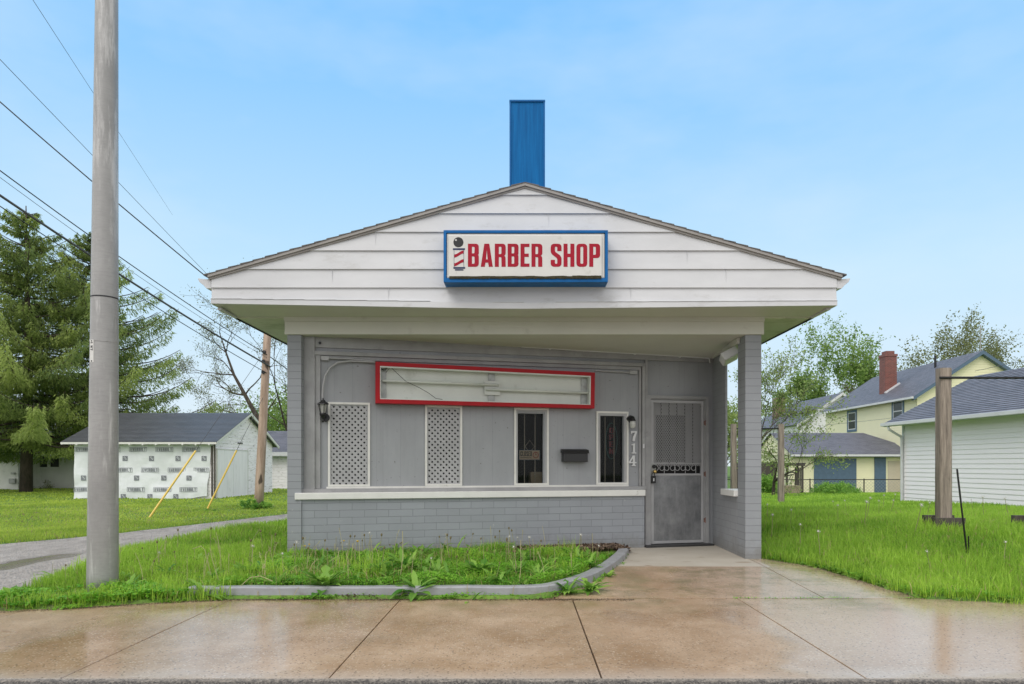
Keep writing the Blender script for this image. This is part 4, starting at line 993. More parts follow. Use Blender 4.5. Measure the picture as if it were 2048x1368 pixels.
# planter kerb
mb = MB(); kp = [Vector((x, y, 0)) for x, y in KERB]
prof = [(-.075, -.1), (-.075, .065), (-.062, .095), (.045, .10), (.062, .088), (.068, -.1)]
prev = None; fine = []
for a, b in zip(kp[:-1], kp[1:]):
    n = max(2, int((b-a).length/.12)); fine += [a.lerp(b, k/n) for k in range(n)]
fine.append(kp[-1])
for it in range(3): fine = [fine[0]]+[(fine[i-1]+fine[i]*2+fine[i+1])/4 for i in range(1, len(fine)-1)]+[fine[-1]]
for i, p in enumerate(fine):
    d_ = (fine[min(i+1, len(fine)-1)]-fine[max(i-1, 0)]).normalized(); nrm = Vector((d_.y, -d_.x, 0))
    up = .02*sm(p.y, 7, 9.3)+.006*mnoise.noise(p*3)
    ring = [p - nrm*(a*-1 if False else a) * 1 + Vector((0, 0, z + (up if z > 0 else 0))) for a, z in [(-q[0], q[1]) for q in prof]]
    ring = [q+Vector((.004*mnoise.noise(q*9), .004*mnoise.noise(q*9+Vector((5, 0, 0))), 0)) for q in ring]
    if prev:
        for k in range(len(ring)-1): mb.face([prev[k], ring[k], ring[k+1], prev[k+1]])
    else: mb.face(ring)
    prev = ring
mb.face(prev[::-1])
o = mb.build('planter_kerb', M['concrete_gray']); tag(o, 'low gray painted concrete kerb curving round the weedy planter to the door', 'kerb')
# mulch bed against the wall
mb = MB(); rows = []
for u in np.linspace(0, 1, 30):
    a = sx(1030)+(sx(1232)-sx(1030))*u
    rows.append([WF.p(a, t_, .10+.02*mnoise.noise(Vector((a*8, t_*8, 0)))-.03*(k == 3)) for k, t_ in enumerate((.09, .25, .40, .55+.1*mnoise.noise(Vector((a*2, 0, 0)))))])
for r0, r1 in zip(rows[:-1], rows[1:]):
    for k in range(3): mb.face([r0[k], r0[k+1], r1[k+1], r1[k]])
o = mb.build('mulch', M['mulch'], smooth=True); tag(o, kind='stuff')
n = 3000; aa = rng.uniform(sx(1030), sx(1262), n); tt = rng.uniform(.1, .6, n); aa = rng.uniform(sx(1030), sx(1228), n); tt = rng.uniform(.1, .62, n)**1.0; c = np.array([WF.p(a_, t_, .115+.01*random.random()) for a_, t_ in zip(aa, tt)])
an = rng.uniform(0, 6.28, n); ln_ = rng.uniform(.01, .03, n); wd_ = rng.uniform(.004, .012, n); tl = rng.normal(0, .4, (n, 2))
dx = np.stack([np.cos(an)*ln_, np.sin(an)*ln_, tl[:, 0]*ln_], 1); dy = np.stack([-np.sin(an)*wd_, np.cos(an)*wd_, tl[:, 1]*wd_], 1)
q = np.stack([c-dx-dy, c+dx-dy, c+dx+dy, c-dx+dy], 1).reshape(-1, 3)
o = fast_mesh('mulch_chips', q, 4, leafmat('bark_chips', (.05, .03, .02), (.25, .18, .13), .0), rng.random(n)); tag(o, kind='stuff')
# ------------------------------------------------------------------ poles and wires
sp = thing('street_pole', (at(204, 1182, 6.45).x, 6.45, 0), 'tall tapered gray steel pole at the edge of the sidewalk', 'pole')
pb = Vector(((205-CX)/FL*6.45, 6.45, -.03)); pt = Vector(((213.5-CX)/FL*6.45, 6.45, 5.6)); pt = pb + (pt-pb)*1.45
mb = MB(); n = 40; mb.tube([pb.lerp(pt, k/n) for k in range(n+1)], [.134+(.078-.134)*k/n for k in range(n+1)], 28); mb.build('shaft', M['pole'], sp, smooth=True)
def ring(py, h, r, mat, nm):
    z = CAMZ+(CY-py)/FL*6.45; k = (z-pb.z)/(pt.z-pb.z); c = pb.lerp(pt, k); mb = MB(); mb.tube([c, c+(pt-pb).normalized()*h], .134-.056*k+r, 28); mb.build(nm, mat, sp, smooth=False)
ring(598, .012, .0025, M['iron'], 'band'); ring(686, .02, .003, M['pole'], 'collar')
z = CAMZ+(CY-728)/FL*6.45; c = pb.lerp(pt, (z-pb.z)/(pt.z-pb.z)); F_ = Frame(c.x-.047, c.y-.106, 1, -.42)
hz = .11; mb = MB(); mb.box(-.024, .024, 0, .004, z, z+.21, F_); tg = mb.build('tag_plate', M['sign_white'], sp)
for zz_ in (.012, .198): mb = MB(); mb.tube([F_.p(0, .003, z+zz_), F_.p(0, .008, z+zz_)], .006, 8); mb.build('screw', M['black'], tg)
for z0_, ch in ((.165, 'I'), (.135, 'N'), (.11, '7')): contours('tag_letter', [[(q[1]*.030-.015, z+z0_+.02-q[0]*.04) for q in rnd(c_)] for c_ in GL[ch]], F_, .0045, .001, M['black'], tg)

UP = Vector(((517-CX)/FL*18.8, 18.8, 0)); UT = Vector(((539-CX)/FL*18.8, 18.8, 5.9))
up = thing('utility_pole', UP, 'weathered wooden utility pole beside the gravel alley', 'pole')
mb = MB(); mb.tube([UP.lerp(UT, k/10) - Vector((0, 0, .1 if k == 0 else 0)) for k in range(11)], [.125-.03*k/10 for k in range(11)], 14); mb.build('shaft', M['pole_wood'], up, smooth=True)
for zz_ in (3.75, 4.05, 4.3): c = UP.lerp(UT, zz_/5.9); mb = MB(); mb.tube([c+Vector((-.02, -.14, 0)), c+Vector((-.02, .14, 0))], .05, 8); mb.build('wire_clamp', M['iron'], up)
def wire(pts, r, label, mat='wire', ends=None, sagk=0, cat='wire', grp=None):
    mb = MB(); P = []
    a, b = pts
    for k in range(25):
        u = k/24; p = a.lerp(b, u); p.z -= sagk*4*u*(1-u); P.append(p)
    mb.tube(P, r, 6); o = mb.build('overhead_wire', M[mat]); tag(o, label, cat, grp)
hp = lambda z_: UP.lerp(UT, z_/5.9)
wire((at(-160, 222, 10.5), at(538, 712, 18.8)), .011, 'upper black wire running down to the wooden utility pole', sagk=.12)
wire((at(538, 712, 18.9), at(700, 830, 24)), .014, 'black wire going on from the wooden pole behind the shop')
wire((at(-160, 282, 10.5), at(540, 733, 18.8)), .024, 'thickest gray cable running to the wooden utility pole', 'wire_gray', sagk=.10)
wire((at(-160, 305, 10.5), at(537, 748, 18.8)), .010, 'lowest black wire running to the wooden utility pole', sagk=.10)
wire((at(-160, 235, 10.6), at(538, 718, 18.8)), .005, 'thin gray wire just under the upper black wire', 'wire_gray', sagk=.16)
wire((at(-160, 62, 7.0), at(412, 553, 8.1)), .0065, 'twisted service cable running down to the left gutter corner', sagk=.03)
wire((at(-100, 15, 12), at(560, 700, 30)), .006, 'faint thin wire crossing the sky high at the left', 'wire_gray')
wire((at(40, -40, 9), at(345, 430, 26)), .0035, 'faintest thin wire crossing the top left of the sky', 'wire_gray')
for (x0, y0, x1, y1, xt, yt, Yb, lab) in ((297, 1036, 391, 915, 538, 690, 15.4, 'yellow guy wire guard in the lawn in front of the wrapped shed'), (412, 1020, 473, 900, 536, 775, 17.6, 'yellow guy wire guard nearer the wooden pole')):
    A = at(x0, y0, Yb); A.z = float(gz(A.x, A.y))-.02
    u = (y0-y1)/(y0-yt); T = at(xt, yt, 18.8)
    # guard end where the line reaches the given pixel
    best = min((abs((CX+FL*(A.lerp(T, k).x)/A.lerp(T, k).y)-x1), k) for k in np.linspace(.05, .9, 200))[1]
    gw = thing('guy_wire', A, lab, 'guy wire')
    mb = MB(); mb.tube([A, A.lerp(T, float(best))], .024, 8); mb.build('guard', M['yellow'], gw)
    mb = MB(); mb.tube([A, T], .006, 5); mb.build('cable', M['wire_gray'], gw)
wire((at(1950, 742, 38), at(2150, 700, 30)), .012, 'thin wire from the antenna gable out of frame at the right', 'wire_gray')
wire((at(1650, 850, 30), at(2150, 775, 26)), .006, 'thin wire crossing in front of the yellow house', 'wire_gray', sagk=.15)

# ------------------------------------------------------------------ shed with house wrap
SH = thing('wrapped_shed', (-13.2, 27, 0), 'old shed with dark roof, front wall covered in printed white house wrap', 'shed')
A = Frame(-15.75, 24.0); bx0, bx1, dpt = 0, 4.93, 5.5; ez = 2.10; az = 3.22
mb = MB(); siding(mb, A, [(0, -.05), (bx1, -.05), (bx1, ez), (0, ez)], .12, .01)
G = Frame(-15.75+bx1, 24.0, 0, 1)
siding(mb, G, [(0, -.05), (dpt, -.05), (dpt, ez), (dpt/2, az-.04), (0, ez)], .12, .012)
GLf = Frame(-15.75, 29.5, 0, -1); siding(mb, GLf, [(0, -.05), (dpt, -.05), (dpt, ez), (dpt/2, az-.04), (0, ez)], .12, .012)
mb.box(0, bx1, -dpt, -dpt+.05, -.05, ez, A); mb.build('wall', M['siding_peel'], SH)
mb = MB(); ov = .28; x0_, x1_ = -15.75-ov, -15.75+bx1+.2; yf, yb, ym = 24-.3, 24+dpt+.3, 24+dpt/2
ezz = ez-.30*(az-ez)/(dpt/2)+.04
shingles(mb, (x0_, yf, ezz), (x1_, yf, ezz), (x1_, ym, az+.03), (x0_, ym, az+.03)); shingles(mb, (x1_, yb, ezz), (x0_, yb, ezz), (x0_, ym, az+.03), (x1_, ym, az+.03))
mb.slab([(x0_, yf, ezz-.012), (x1_, yf, ezz-.012), (x1_, ym, az+.018), (x0_, ym, az+.018)], .03); mb.slab([(x1_, yb, ezz-.012), (x0_, yb, ezz-.012), (x0_, ym, az+.018), (x1_, ym, az+.018)], .03)
mb.build('roof', M['shingle_dark'], SH)
mb = MB(); mb.box(x0_, x1_, -yf-.0, -yf+.02, ezz-.085, ezz-.014, W0)
for xx in (x1_-.03, x0_):
    for ya, yb_ in ((yf, ym), (yb, ym)):
        mb.face([(xx+.04, ya, ezz-.10), (xx+.04, yb_, az-.07), (xx+.04, yb_, az+.03), (xx+.04, ya, ezz-.0)]); mb.face([(xx+.04, ya, ezz-.10), (xx+.04, yb_, az-.07), (xx, yb_, az-.07), (xx, ya, ezz-.10)])
mb.build('fascia', M['white_trim'], SH)
for k in range(11): x = -15.5+k*.46; mb = MB(); mb.box(x, x+.05, -24.0, -23.66, ezz-.12, ezz-.088, W0); mb.build('rafter_tail', M['white_trim'], SH)
# sagging wrap sheet
mb = MB(); u0, u1 = .03, bx1-.12; NU, NV = 44, 16; grid = []
for j in range(NV+1):
    row = []
    for i in range(NU+1):
        u = u0+(u1-u0)*i/NU; v = j/NV; low = .02+.10*sm(u, 3.9, 4.8)+.05*abs(mnoise.noise(Vector((u*1.2, 0, 0)))); z = low+(ez-.16-low)*v
        bulge = .045+.05*mnoise.noise(Vector((u*1.1, z*1.5, 2)))+.02*mnoise.noise(Vector((u*4, z*3, 7)))+.05*(1-v)**2
        uu = u-(.18*(1-v)**2 if i == NU else 0); row.append(A.p(uu, max(.02, bulge), z))
    grid.append(row)
for j in range(NV):
    for i in range(NU): mb.face([grid[j][i], grid[j][i+1], grid[j+1][i+1], grid[j+1][i]])
wr = mb.build('house_wrap', M['wrap'], SH, smooth=True)
def wrapmap(s, z):
    i = min(NU-1, max(0, int((s-u0)/(u1-u0)*NU))); j = min(NV-1, max(0, int((z-.05)/(ez-.2)*NV))); return max((grid[j+b][i+a]-A.o).dot(A.T) for a in (0, 1) for b in (0, 1))
prt = []
def plabel(px, py, wpx=35, hpx=9.2):
    (s0, z0), (s1, z1) = A.px(px-wpx/2, py+hpx/2, .06), A.px(px+wpx/2, py-hpx/2, .06); t = wrapmap((s0+s1)/2, (z0+z1)/2)
    bt = .011; fr = [(s0, z0), (s1, z0), (s1, z1), (s0, z1)]; inn = [(s0+bt, z0+bt), (s1-bt, z0+bt), (s1-bt, z1-bt), (s0+bt, z1-bt)]
    cs_ = [fr, inn] + word('EVERBILT', s0+.04, s1-.04, z0+.024, z1-.024, gap=.13)
    contours('lettering', cs_, A, t+.006, .003, M['print'], wr)
def plogo(px, py, hp_=5.0):
    (s0, z0), (s1, z1) = A.px(px-hp_, py+hp_, .06), A.px(px+hp_, py-hp_, .06); t = wrapmap((s0+s1)/2, (z0+z1)/2)
    sq = [(s0, z0), (s1, z0), (s1, z1), (s0, z1)]; w_ = s1-s0; cs_ = [sq]
    for k in (.25, .5, .75):       # slanted light bars cut out of the dark square
        c0 = (s0+w_*k*.7+.02, z0+w_*(1-k)*.8); d = w_*.20
        cs_.append([(c0[0], c0[1]), (c0[0]+d*1.2, c0[1]+d*1.0), (c0[0]+d*1.2-.018, c0[1]+d*1.0+.024), (c0[0]-.018, c0[1]+.024)])
    contours('printed_logo', cs_, A, t+.006, .003, M['print'], wr)
for x in (168, 223, 276, 329, 382): plabel(x, 899)
for x in (190, 247, 300, 353, 402): plabel(x, 940, 35 if x < 400 else 30)
for x in (165, 220, 273, 326, 378): plabel(x, 979)
for x in (196, 250, 303, 356, 408): plogo(x, 917)
for x in (167.5, 222, 274, 327, 379): plogo(x, 956)
for x in (195, 248, 301, 353): plogo(x, 993)
# shed doors on the gable side
mb = MB(); (s0, zt_), (s1, _) = G.px(432, 902, .02), G.px(502, 904, .02); s0 = .12; s1 = 2.75; zt_ = 1.75
mb.box(s0, (s0+s1)/2-.01, .013, .05, .03, zt_, G); mb.box((s0+s1)/2+.01, s1, .013, .05, .03, zt_, G); dd = mb.build('double_door', M['door_board'], SH)
mb = MB(); frame_rect(mb, G, s0-.05, s1+.05, .0, zt_+.05, .045, .013, .06); mb.build('frame', M['white_trim'], dd)
mb = MB(); mb.box(1.9, 2.35, .014, .03, 2.02, 2.07, G); mb.build('vent_slot', M['black'], SH)
mb = MB(); mb.box(bx1-.11, bx1-.06, .01, .04, .1, ez-.12, A); mb.box(-.02, .02, -.02, .03, .05, ez, Frame(-15.75+bx1, 24.0)); mb.build('corner_board', M['dark_wood'], SH)

# houses at the left
def simple_house(name, label, cat, x0, x1, y0, y1, ze, zr, smat, rmat, axis='x', z0=-.1, hip_x1=0, lap=.15, ovh=.3, gut=True):
    """box with a gable roof; ridge along x or along y"""
    H = thing(name, ((x0+x1)/2, y0, z0), label, cat)
    mb = MB(); Ff = Frame(x0, y0); Fl_ = Frame(x0, y1, 0, -1); Fr_ = Frame(x1, y0, 0, 1); Fb = Frame(x1, y1, -1, 0); wx, wy = x1-x0, y1-y0
    if axis == 'x':
        siding(mb, Ff, [(0, z0), (wx, z0), (wx, ze), (0, ze)], lap); siding(mb, Fb, [(0, z0), (wx, z0), (wx, ze), (0, ze)], lap)
        for F_ in (Fl_, Fr_):
            pg = [(0, z0), (wy, z0), (wy, ze), (wy/2, zr-.03), (0, ze)] if not (hip_x1 and F_ is Fr_) else [(0, z0), (wy, z0), (wy, ze), (0, ze)]
            siding(mb, F_, pg, lap)
    else:
        pg = [(0, z0), (wx, z0), (wx, ze), (wx/2, zr-.03), (0, ze)]
        siding(mb, Ff, pg, lap); siding(mb, Fb, pg, lap)
        for F_ in (Fl_, Fr_): siding(mb, F_, [(0, z0), (wy, z0), (wy, ze), (0, ze)], lap)
    mb.build('wall', M[smat], H)
    mb = MB()
    if axis == 'x':
        ym = (y0+y1)/2; sl = (zr-ze)/(ym-y0); e = ze-ovh*sl+.03; a, b = x0-.15, x1+.15; rb = b-hip_x1; ya, yb = y0-ovh, y1+ovh
        shingles(mb, (a, ya, e), (b, ya, e), (rb, ym, zr+.03), (a, ym, zr+.03)); shingles(mb, (b, yb, e), (a, yb, e), (a, ym, zr+.03), (rb, ym, zr+.03))
        if hip_x1: shingles(mb, (b, ya, e), (b, yb, e), (rb, ym, zr+.03), (rb, ym+.01, zr+.03))
        mb.face([(a, ya, e-.01), (a, yb, e-.01), (b, yb, e-.01), (b, ya, e-.01)])
    else:
        xm = (x0+x1)/2; sl = (zr-ze)/(xm-x0); e = ze-ovh*sl+.03; a, b = y0-.3, y1+.2; xa, xb = x0-ovh, x1+ovh
        shingles(mb, (xa, b, e), (xa, a, e), (xm, a, zr+.03), (xm, b, zr+.03)); shingles(mb, (xb, a, e), (xb, b, e), (xm, b, zr+.03), (xm, a, zr+.03))
        for (p, q) in (((xa, e), (xm, zr+.03)), ((xm, zr+.03), (xb, e))):
            mb.slab([(p[0], a, p[1]-.012), (q[0], a, q[1]-.012), (q[0], b, q[1]-.012), (p[0], b, p[1]-.012)], .05)
    mb.build('roof', M[rmat], H)
    return H, Ff, Fl_, Fr_, e
def fwindow(H, F, a0, a1, z0, z1, tr, gl_='bluegray', trw=.12, t=.02):
    mb = MB(); frame_rect(mb, F, a0-trw, a1+trw, z0-trw, z1+trw, trw, .012, t+.02); wn = mb.build('window', M[gl_], H)
    mb = MB(); frame_rect(mb, F, a0, a1, z0, z1, .055, .012, t+.015); zm_ = (z0+z1)/2; mb.box(a0+.055, a1-.055, .012, t+.02, zm_-.03, zm_+.03, F); mb.build('frame', M[tr], wn)
    mb = MB(); mb.box(a0+.05, a1-.05, .005, .016, z0+.05, z1-.05, F); mb.build('pane', M['dark_pane'], wn)
M['dark_pane'] = simple('dark_window_pane', (.05, .055, .06), .12, bump=0)
x = lambda px, Y: (px-CX)/FL*Y
H, Ff, Fl_, Fr_, e = simple_house('white_house', 'white clapboard house at the left edge, seen under the spruces', 'house', x(40, 34.5), x(40, 34.5)+4.3, 34.5, 43, 2.2, 3.9, 'siding_old', 'shingle_dark', 'x', lap=.2, ovh=.5)
(a0, z0), (a1, z1) = Ff.px(79, 934), Ff.px(95.5, 912); fwindow(H, Ff, a0, a1, z0, z1, 'black', 'siding_old', .06); (a2, _), (a3, _) = Ff.px(102, 934), Ff.px(119, 912); fwindow(H, Ff, a2, a3, z0, z1, 'black', 'siding_old', .06)
mb = MB(); (a0, z0), (a1, z1) = Ff.px(75, 911), Ff.px(130, 897)
for k in range(5):
    u, v = k/5, (k+1)/5; mb.face([Ff.p(a0, .1+.5*(1-u), z0+(z1-z0)*u), Ff.p(a1, .1+.5*(1-u), z0+(z1-z0)*u), Ff.p(a1, .1+.5*(1-v)-.03, z0+(z1-z0)*v), Ff.p(a0, .1+.5*(1-v)-.03, z0+(z1-z0)*v)])
mb.build('awning', M['siding_old'], H)
H2, Ff, *_ = simple_house('house_wing', 'white clapboard wing at the far left with a small wall vent', 'house', x(-190, 33), x(37, 33), 33, 40, 2.5, 4.8, 'siding_old', 'shingle_dark', 'x', lap=.2, ovh=.6)
(a0, z0), (a1, z1) = Ff.px(21, 967), Ff.px(33, 957); mb = MB(); mb.box(a0, a1, .015, .12, z0, z1, Ff); mb.box(a0+.05, a1-.05, .015, .06, z1+.2, z1+.3, Ff); mb.build('meter_box', M['galv'], H2)
H3, Ff, *_ = simple_house('white_outbuilding', 'small white outbuilding with blue-gray roof behind the wooden utility pole', 'shed', x(505, 34), x(505, 34)+5, 34, 39, 1.95, 3.0, 'siding_peel', 'shingle_blue', 'x', ovh=.4)
mb = MB(); mb.box(-.2, 5.2, .39, .42, 1.65, 1.85, Ff); mb.build('fascia', M['white'], H3)

# ------------------------------------------------------------------ right-hand buildings
# white vinyl garage: its long wall runs away from us
GA = Frame(11.72, 21.0, .52, -6.0)           # s=0 at the far corner, running towards the viewer
WG = thing('white_garage', (12.9, 16, 0), 'white vinyl sided garage with gray shingle roof at the right edge', 'garage')
Lw = 9.5; zE = 2.56
mb = MB(); siding(mb, GA, [(0, -.2), (Lw, -.2), (Lw, zE), (0, zE)], .128, .016, z_start=-.16)
GB = Frame(*(GA.p(0, 0, 0)-GA.T*5.2).xy, *(GA.T.xy)); siding(mb, GB, [(0, -.2), (5.2, -.2), (5.2, zE), (2.6, 4.0), (0, zE)], .128, .016)
mb.build('wall', M['siding_white'], WG)
mb = MB(); mb.box(-.03, .07, -.0, .03, -.15, zE, GA); mb.build('corner_post', M['white'], WG)
eo = .42; zz0 = 2.50
mb = MB(); p00, p10 = GA.p(Lw, eo, zz0), GA.p(-.35, eo, zz0); p01, p11 = GA.p(Lw, -2.6, 4.02), GA.p(-.35, -2.6, 4.02)
shingles(mb, p10, p00, p01, p11, step=.012); q = GA.p(Lw, -5.6, zz0), GA.p(-.35, -5.6, zz0); shingles(mb, q[0], q[1], p11, p01)
mb.slab([p10-Vector((0, 0, .014)), p00-Vector((0, 0, .014)), p01-Vector((0, 0, .014)), p11-Vector((0, 0, .014))], .04); mb.build('roof', M['shingle_blue'], WG)
mb = MB(); mb.box(-.3, Lw, -.0, eo-.02, zz0-.03, zz0-.01, GA); mb.build('soffit', M['soffit_green'], WG)
mb = MB(); mb.box(-.35, Lw, eo, eo+.11, zz0-.09, zz0+.01, GA); mb.box(-.35, Lw, eo-.02, eo-.002, zz0-.11, zz0+.0, GA); gt = mb.build('gutter', M['white'], WG, bevel=.01)
mb = MB(); mb.tube([GA.p(-.05, eo+.05, zz0-.09), GA.p(-.03, eo+.03, zz0-.2), GA.p(0.02, .09, zz0-.42), GA.p(.02, .07, zz0-.55), GA.p(.02, .07, .05), GA.p(.0, .3, .02)], .04, 8); mb.build('downspout', M['white'], gt)

YH, Ff, Fl_, Fr_, e = simple_house('yellow_house', 'two storey pale yellow house with gray roof behind the white garage', 'house', 23.1, 30.5, 40, 52, 5.4, 7.86, 'siding_yellow', 'shingle_blue', 'y', z0=-.7, ovh=.35)
def yw(px0, px1, py0, py1):
    (a0, z0), (a1, z1) = Fl_.px(px0, py1), Fl_.px(px1, py0); fwindow(YH, Fl_, a0, a1, z0, z1, 'white', 'bluegray', .16)
yw(1697, 1712, 824, 860); yw(1787, 1806, 801, 843)
mb = MB(); xm = 26.8; e_ = 5.4-.35*.657+.03
for (p, q) in (((22.75, e_), (xm, 7.89)), ((xm, 7.89), (30.85, e_))):
    mb.face([(p[0], 39.69, p[1]-.22), (q[0], 39.69, q[1]-.22), (q[0], 39.69, q[1]-.0), (p[0], 39.69, p[1]-.0)]); mb.face([(p[0], 39.69, p[1]-.22), (q[0], 39.69, q[1]-.22), (q[0], 40.0, q[1]-.22), (p[0], 40.0, p[1]-.22)])
mb.build('rake_trim', M['bluegray'], YH)
mb = MB(); mb.box(-.2, 12.3, .35, .46, e_-.12, e_, Fl_); mb.build('gutter', M['white'], YH)
mb = MB(); c = (24.2, 45.2); mb.box(c[0]-.38, c[0]+.38, -c[1]-.38, -c[1]+.38, 5.6, 8.35, W0); mb.build('chimney', M['redbrick'], YH)
mb = MB(); mb.box(c[0]-.42, c[0]+.42, -c[1]-.42, -c[1]+.42, 8.35, 8.5, W0); mb.box(c[0]-.28, c[0]+.28, -c[1]-.28, -c[1]+.28, 8.5, 8.72, W0); mb.build('chimney_cap', M['redbrick'], YH)
mb = MB(); mb.slab([(c[0]-.46, c[1]-.5, 5.98), (c[0]+.5, c[1]-.5, 6.62), (c[0]+.5, c[1]-.36, 6.62), (c[0]-.46, c[1]-.36, 5.98)], .1); mb.build('flashing', M['white'], YH)
mb = MB(); P_ = at(1961, 735, 40.2); mb.tube([P_, P_+Vector((0, 0, 2.5))], .03, 6)
for k in range(4): mb.tube([P_+Vector((-.25+.03*k, 0, 2.3-k*.22)), P_+Vector((.25-.03*k, 0, 2.3-k*.22))], .014, 4)
mb.build('antenna', M['galv'], YH)
mb = MB(); P_ = Vector((26.0, 43.0, 7.2)); mb.tube([P_, P_+Vector((0, 0, .9))], .07, 8); mb.build('vent_pipe', M['iron'], YH)

YG, Ff, Fl_, Fr_, e = simple_house('yellow_garage', 'low pale yellow garage with slate blue doors at the end of the lawn', 'garage', 16.1, 24.2, 41, 47, 1.98, 3.25, 'siding_yellow', 'shingle_blue', 'x', z0=-.75, hip_x1=2.4, ovh=.4)
def pbox(F, px0, px1, py0, py1, t0, t1, mat, nm, par):
    (a0, z0), (a1, z1) = F.px(px0, py1, t1), F.px(px1, py0, t1); mb = MB(); mb.box(a0, a1, t0, t1, z0, z1, F); return mb.build(nm, M[mat], par)
dd = pbox(Ff, 1628, 1713, 917, 993, .015, .04, 'bluegray', 'garage_door', YG)
mb = MB(); (a0, z0), (a1, z1) = Ff.px(1629, 990), Ff.px(1712, 918)
for k in range(1, 5): zz_ = z0+(z1-z0)*k/5; mb.box(a0, a1, .04, .05, zz_, zz_+.02, Ff)
mb.build('panel_ribs', M['bluegray'], dd)
pbox(Ff, 1749, 1772, 915, 986, .015, .04, 'bluegray', 'door', YG); pbox(Ff, 1776, 1806, 922, 991, .015, .04, 'beige', 'beige_door', YG)
mb = MB(); mb.box(-.15, 8.3, .40, .52, e-.12, e, Ff); mb.build('gutter', M['white'], YG)
mb = MB(); mb.box(-.05, 8.1, .012, .38, e-.16, e-.14, Ff); mb.build('soffit', M['bluegray'], YG)

GH, Ff, Fl_, Fr_, e = simple_house('gray_house', 'pale gray sided house with dark roof far behind the yellow garage', 'house', 24.35, 31.65, 60, 74, 4.95, 7.54, 'siding_gray', 'shingle_blue', 'y', z0=-.7)
mb = MB(); mb.box(25.6, 26.6, -70, -69, 5.2, 8.0, W0); mb.build('chimney', M['brownbrick'], GH)
mb = MB(); 
for (p, q) in (((24.0, 4.75), (28, 7.57)), ((28, 7.57), (32, 4.75))): mb.face([(p[0], 59.69, p[1]-.25), (q[0], 59.69, q[1]-.25), (q[0], 59.69, q[1]), (p[0], 59.69, p[1])])
mb.build('rake_trim', M['white'], GH)

# chain-link fence in front of the yellow garage
CF = thing('chain_link_fence', (19, 39, -.5), 'low gray chain link fence in front of the yellow garage', 'fence')
FF = Frame(x(1400, 39.5), 39.5); f0 = 0; f1 = FF.px(1830, 960)[0]; zt_ = FF.px(1700, 959)[1]; zb_ = FF.px(1700, 993)[1]-.1
for px in (1440, 1520, 1620, 1728, 1826):
    a, _ = FF.px(px, 960); mb = MB(); mb.tube([FF.p(a, 0, zb_), FF.p(a, 0, zt_+.05)], .035, 8); mb.build('post', M['iron'], CF)
mb = MB(); mb.tube([FF.p(f0, 0, zt_), FF.p(f1, 0, zt_)], .022, 6); mb.build('top_rail', M['iron'], CF)
mb = MB(); bars(mb, FF, 0, f1, zb_, zt_, .16, 1, .006, -.003, 0); bars(mb, FF, 0, f1, zb_, zt_, .16, -1, .006, 0, .003); mb.build('wire_mesh', M['galv'], CF) if False else None
# B=4 limits the diagonal length, so the mesh is laid in short panels
mb = MB(); a = 0
while a < f1:
    bars(mb, FF, a, min(f1, a+2), zb_, zt_, .14, 1, .007, -.004, 0); bars(mb, FF, a, min(f1, a+2), zb_, zt_, .14, -1, .007, 0, .004); a += 2
mb.build('wire_mesh', M['galv'], CF)
# dark timber arbor and board gate by the garage
AR = thing('arbor', (x(1590, 38.2), 38.2, -.5), 'dark weathered wooden arbor in front of the yellow garage end wall', 'arbor')
for px in (1573, 1604):
    for dy in (0, .7): 
        p = at(px, 990, 38.2); mb = MB(); mb.box(p.x-.05, p.x+.05, -p.y-dy, -p.y-dy+.1, -.55, at(px, 930, 38.2).z, W0); mb.build('post', M['dark_wood'], AR)
mb = MB(); p0, p1 = at(1550, 930, 38.2), at(1608, 928, 38.2)
for dy in (0, .7): mb.box(p0.x, p1.x, -p0.y-dy+.1, -p0.y-dy+.16, p0.z-.06, p0.z+.06, W0)
for k in range(7): a = p0.x+(p1.x-p0.x)*k/6; mb.box(a-.025, a+.025, -39.1, -38.0, p0.z+.06, p0.z+.12, W0)
mb.build('top_slats', M['dark_wood'], AR)
mb = MB(); p0, p1 = at(1591, 985, 38.9), at(1604, 935, 38.9)
for k in range(5): a = p0.x+(p1.x-p0.x)*k/4; mb.box(a-.03, a+.03, -38.95, -38.9, -.5, p1.z, W0)
mb.build('side_slats', M['dark_wood'], AR)
mb = MB(); F_ = Frame(x(1470, 38.6), 38.6); w_ = F_.px(1548, 925)[0]; zt_ = F_.px(1530, 923)[1]; k = 0; a = 0
while a < w_: mb.box(a, a+.17, 0, .03, -.6, zt_-.1*random.random(), F_); a += .18
o = mb.build('board_fence', M['dark_wood']); tag(o, 'dark weathered board fence between the shop and the yellow garage', 'fence')
mb = MB(); p0 = at(1583, 992, 37.5); tilted_box(mb, (p0.x, 37.8, -.2), 1.0, .6, .55, Matrix.Rotation(.2, 3, 'Z')); o = mb.build('planter_box', simple('tan_weathered_wood', (.30, .26, .17), .8, var=.2), bevel=.03); tag(o, 'tan box standing in the grass beneath the arbor', 'planter')

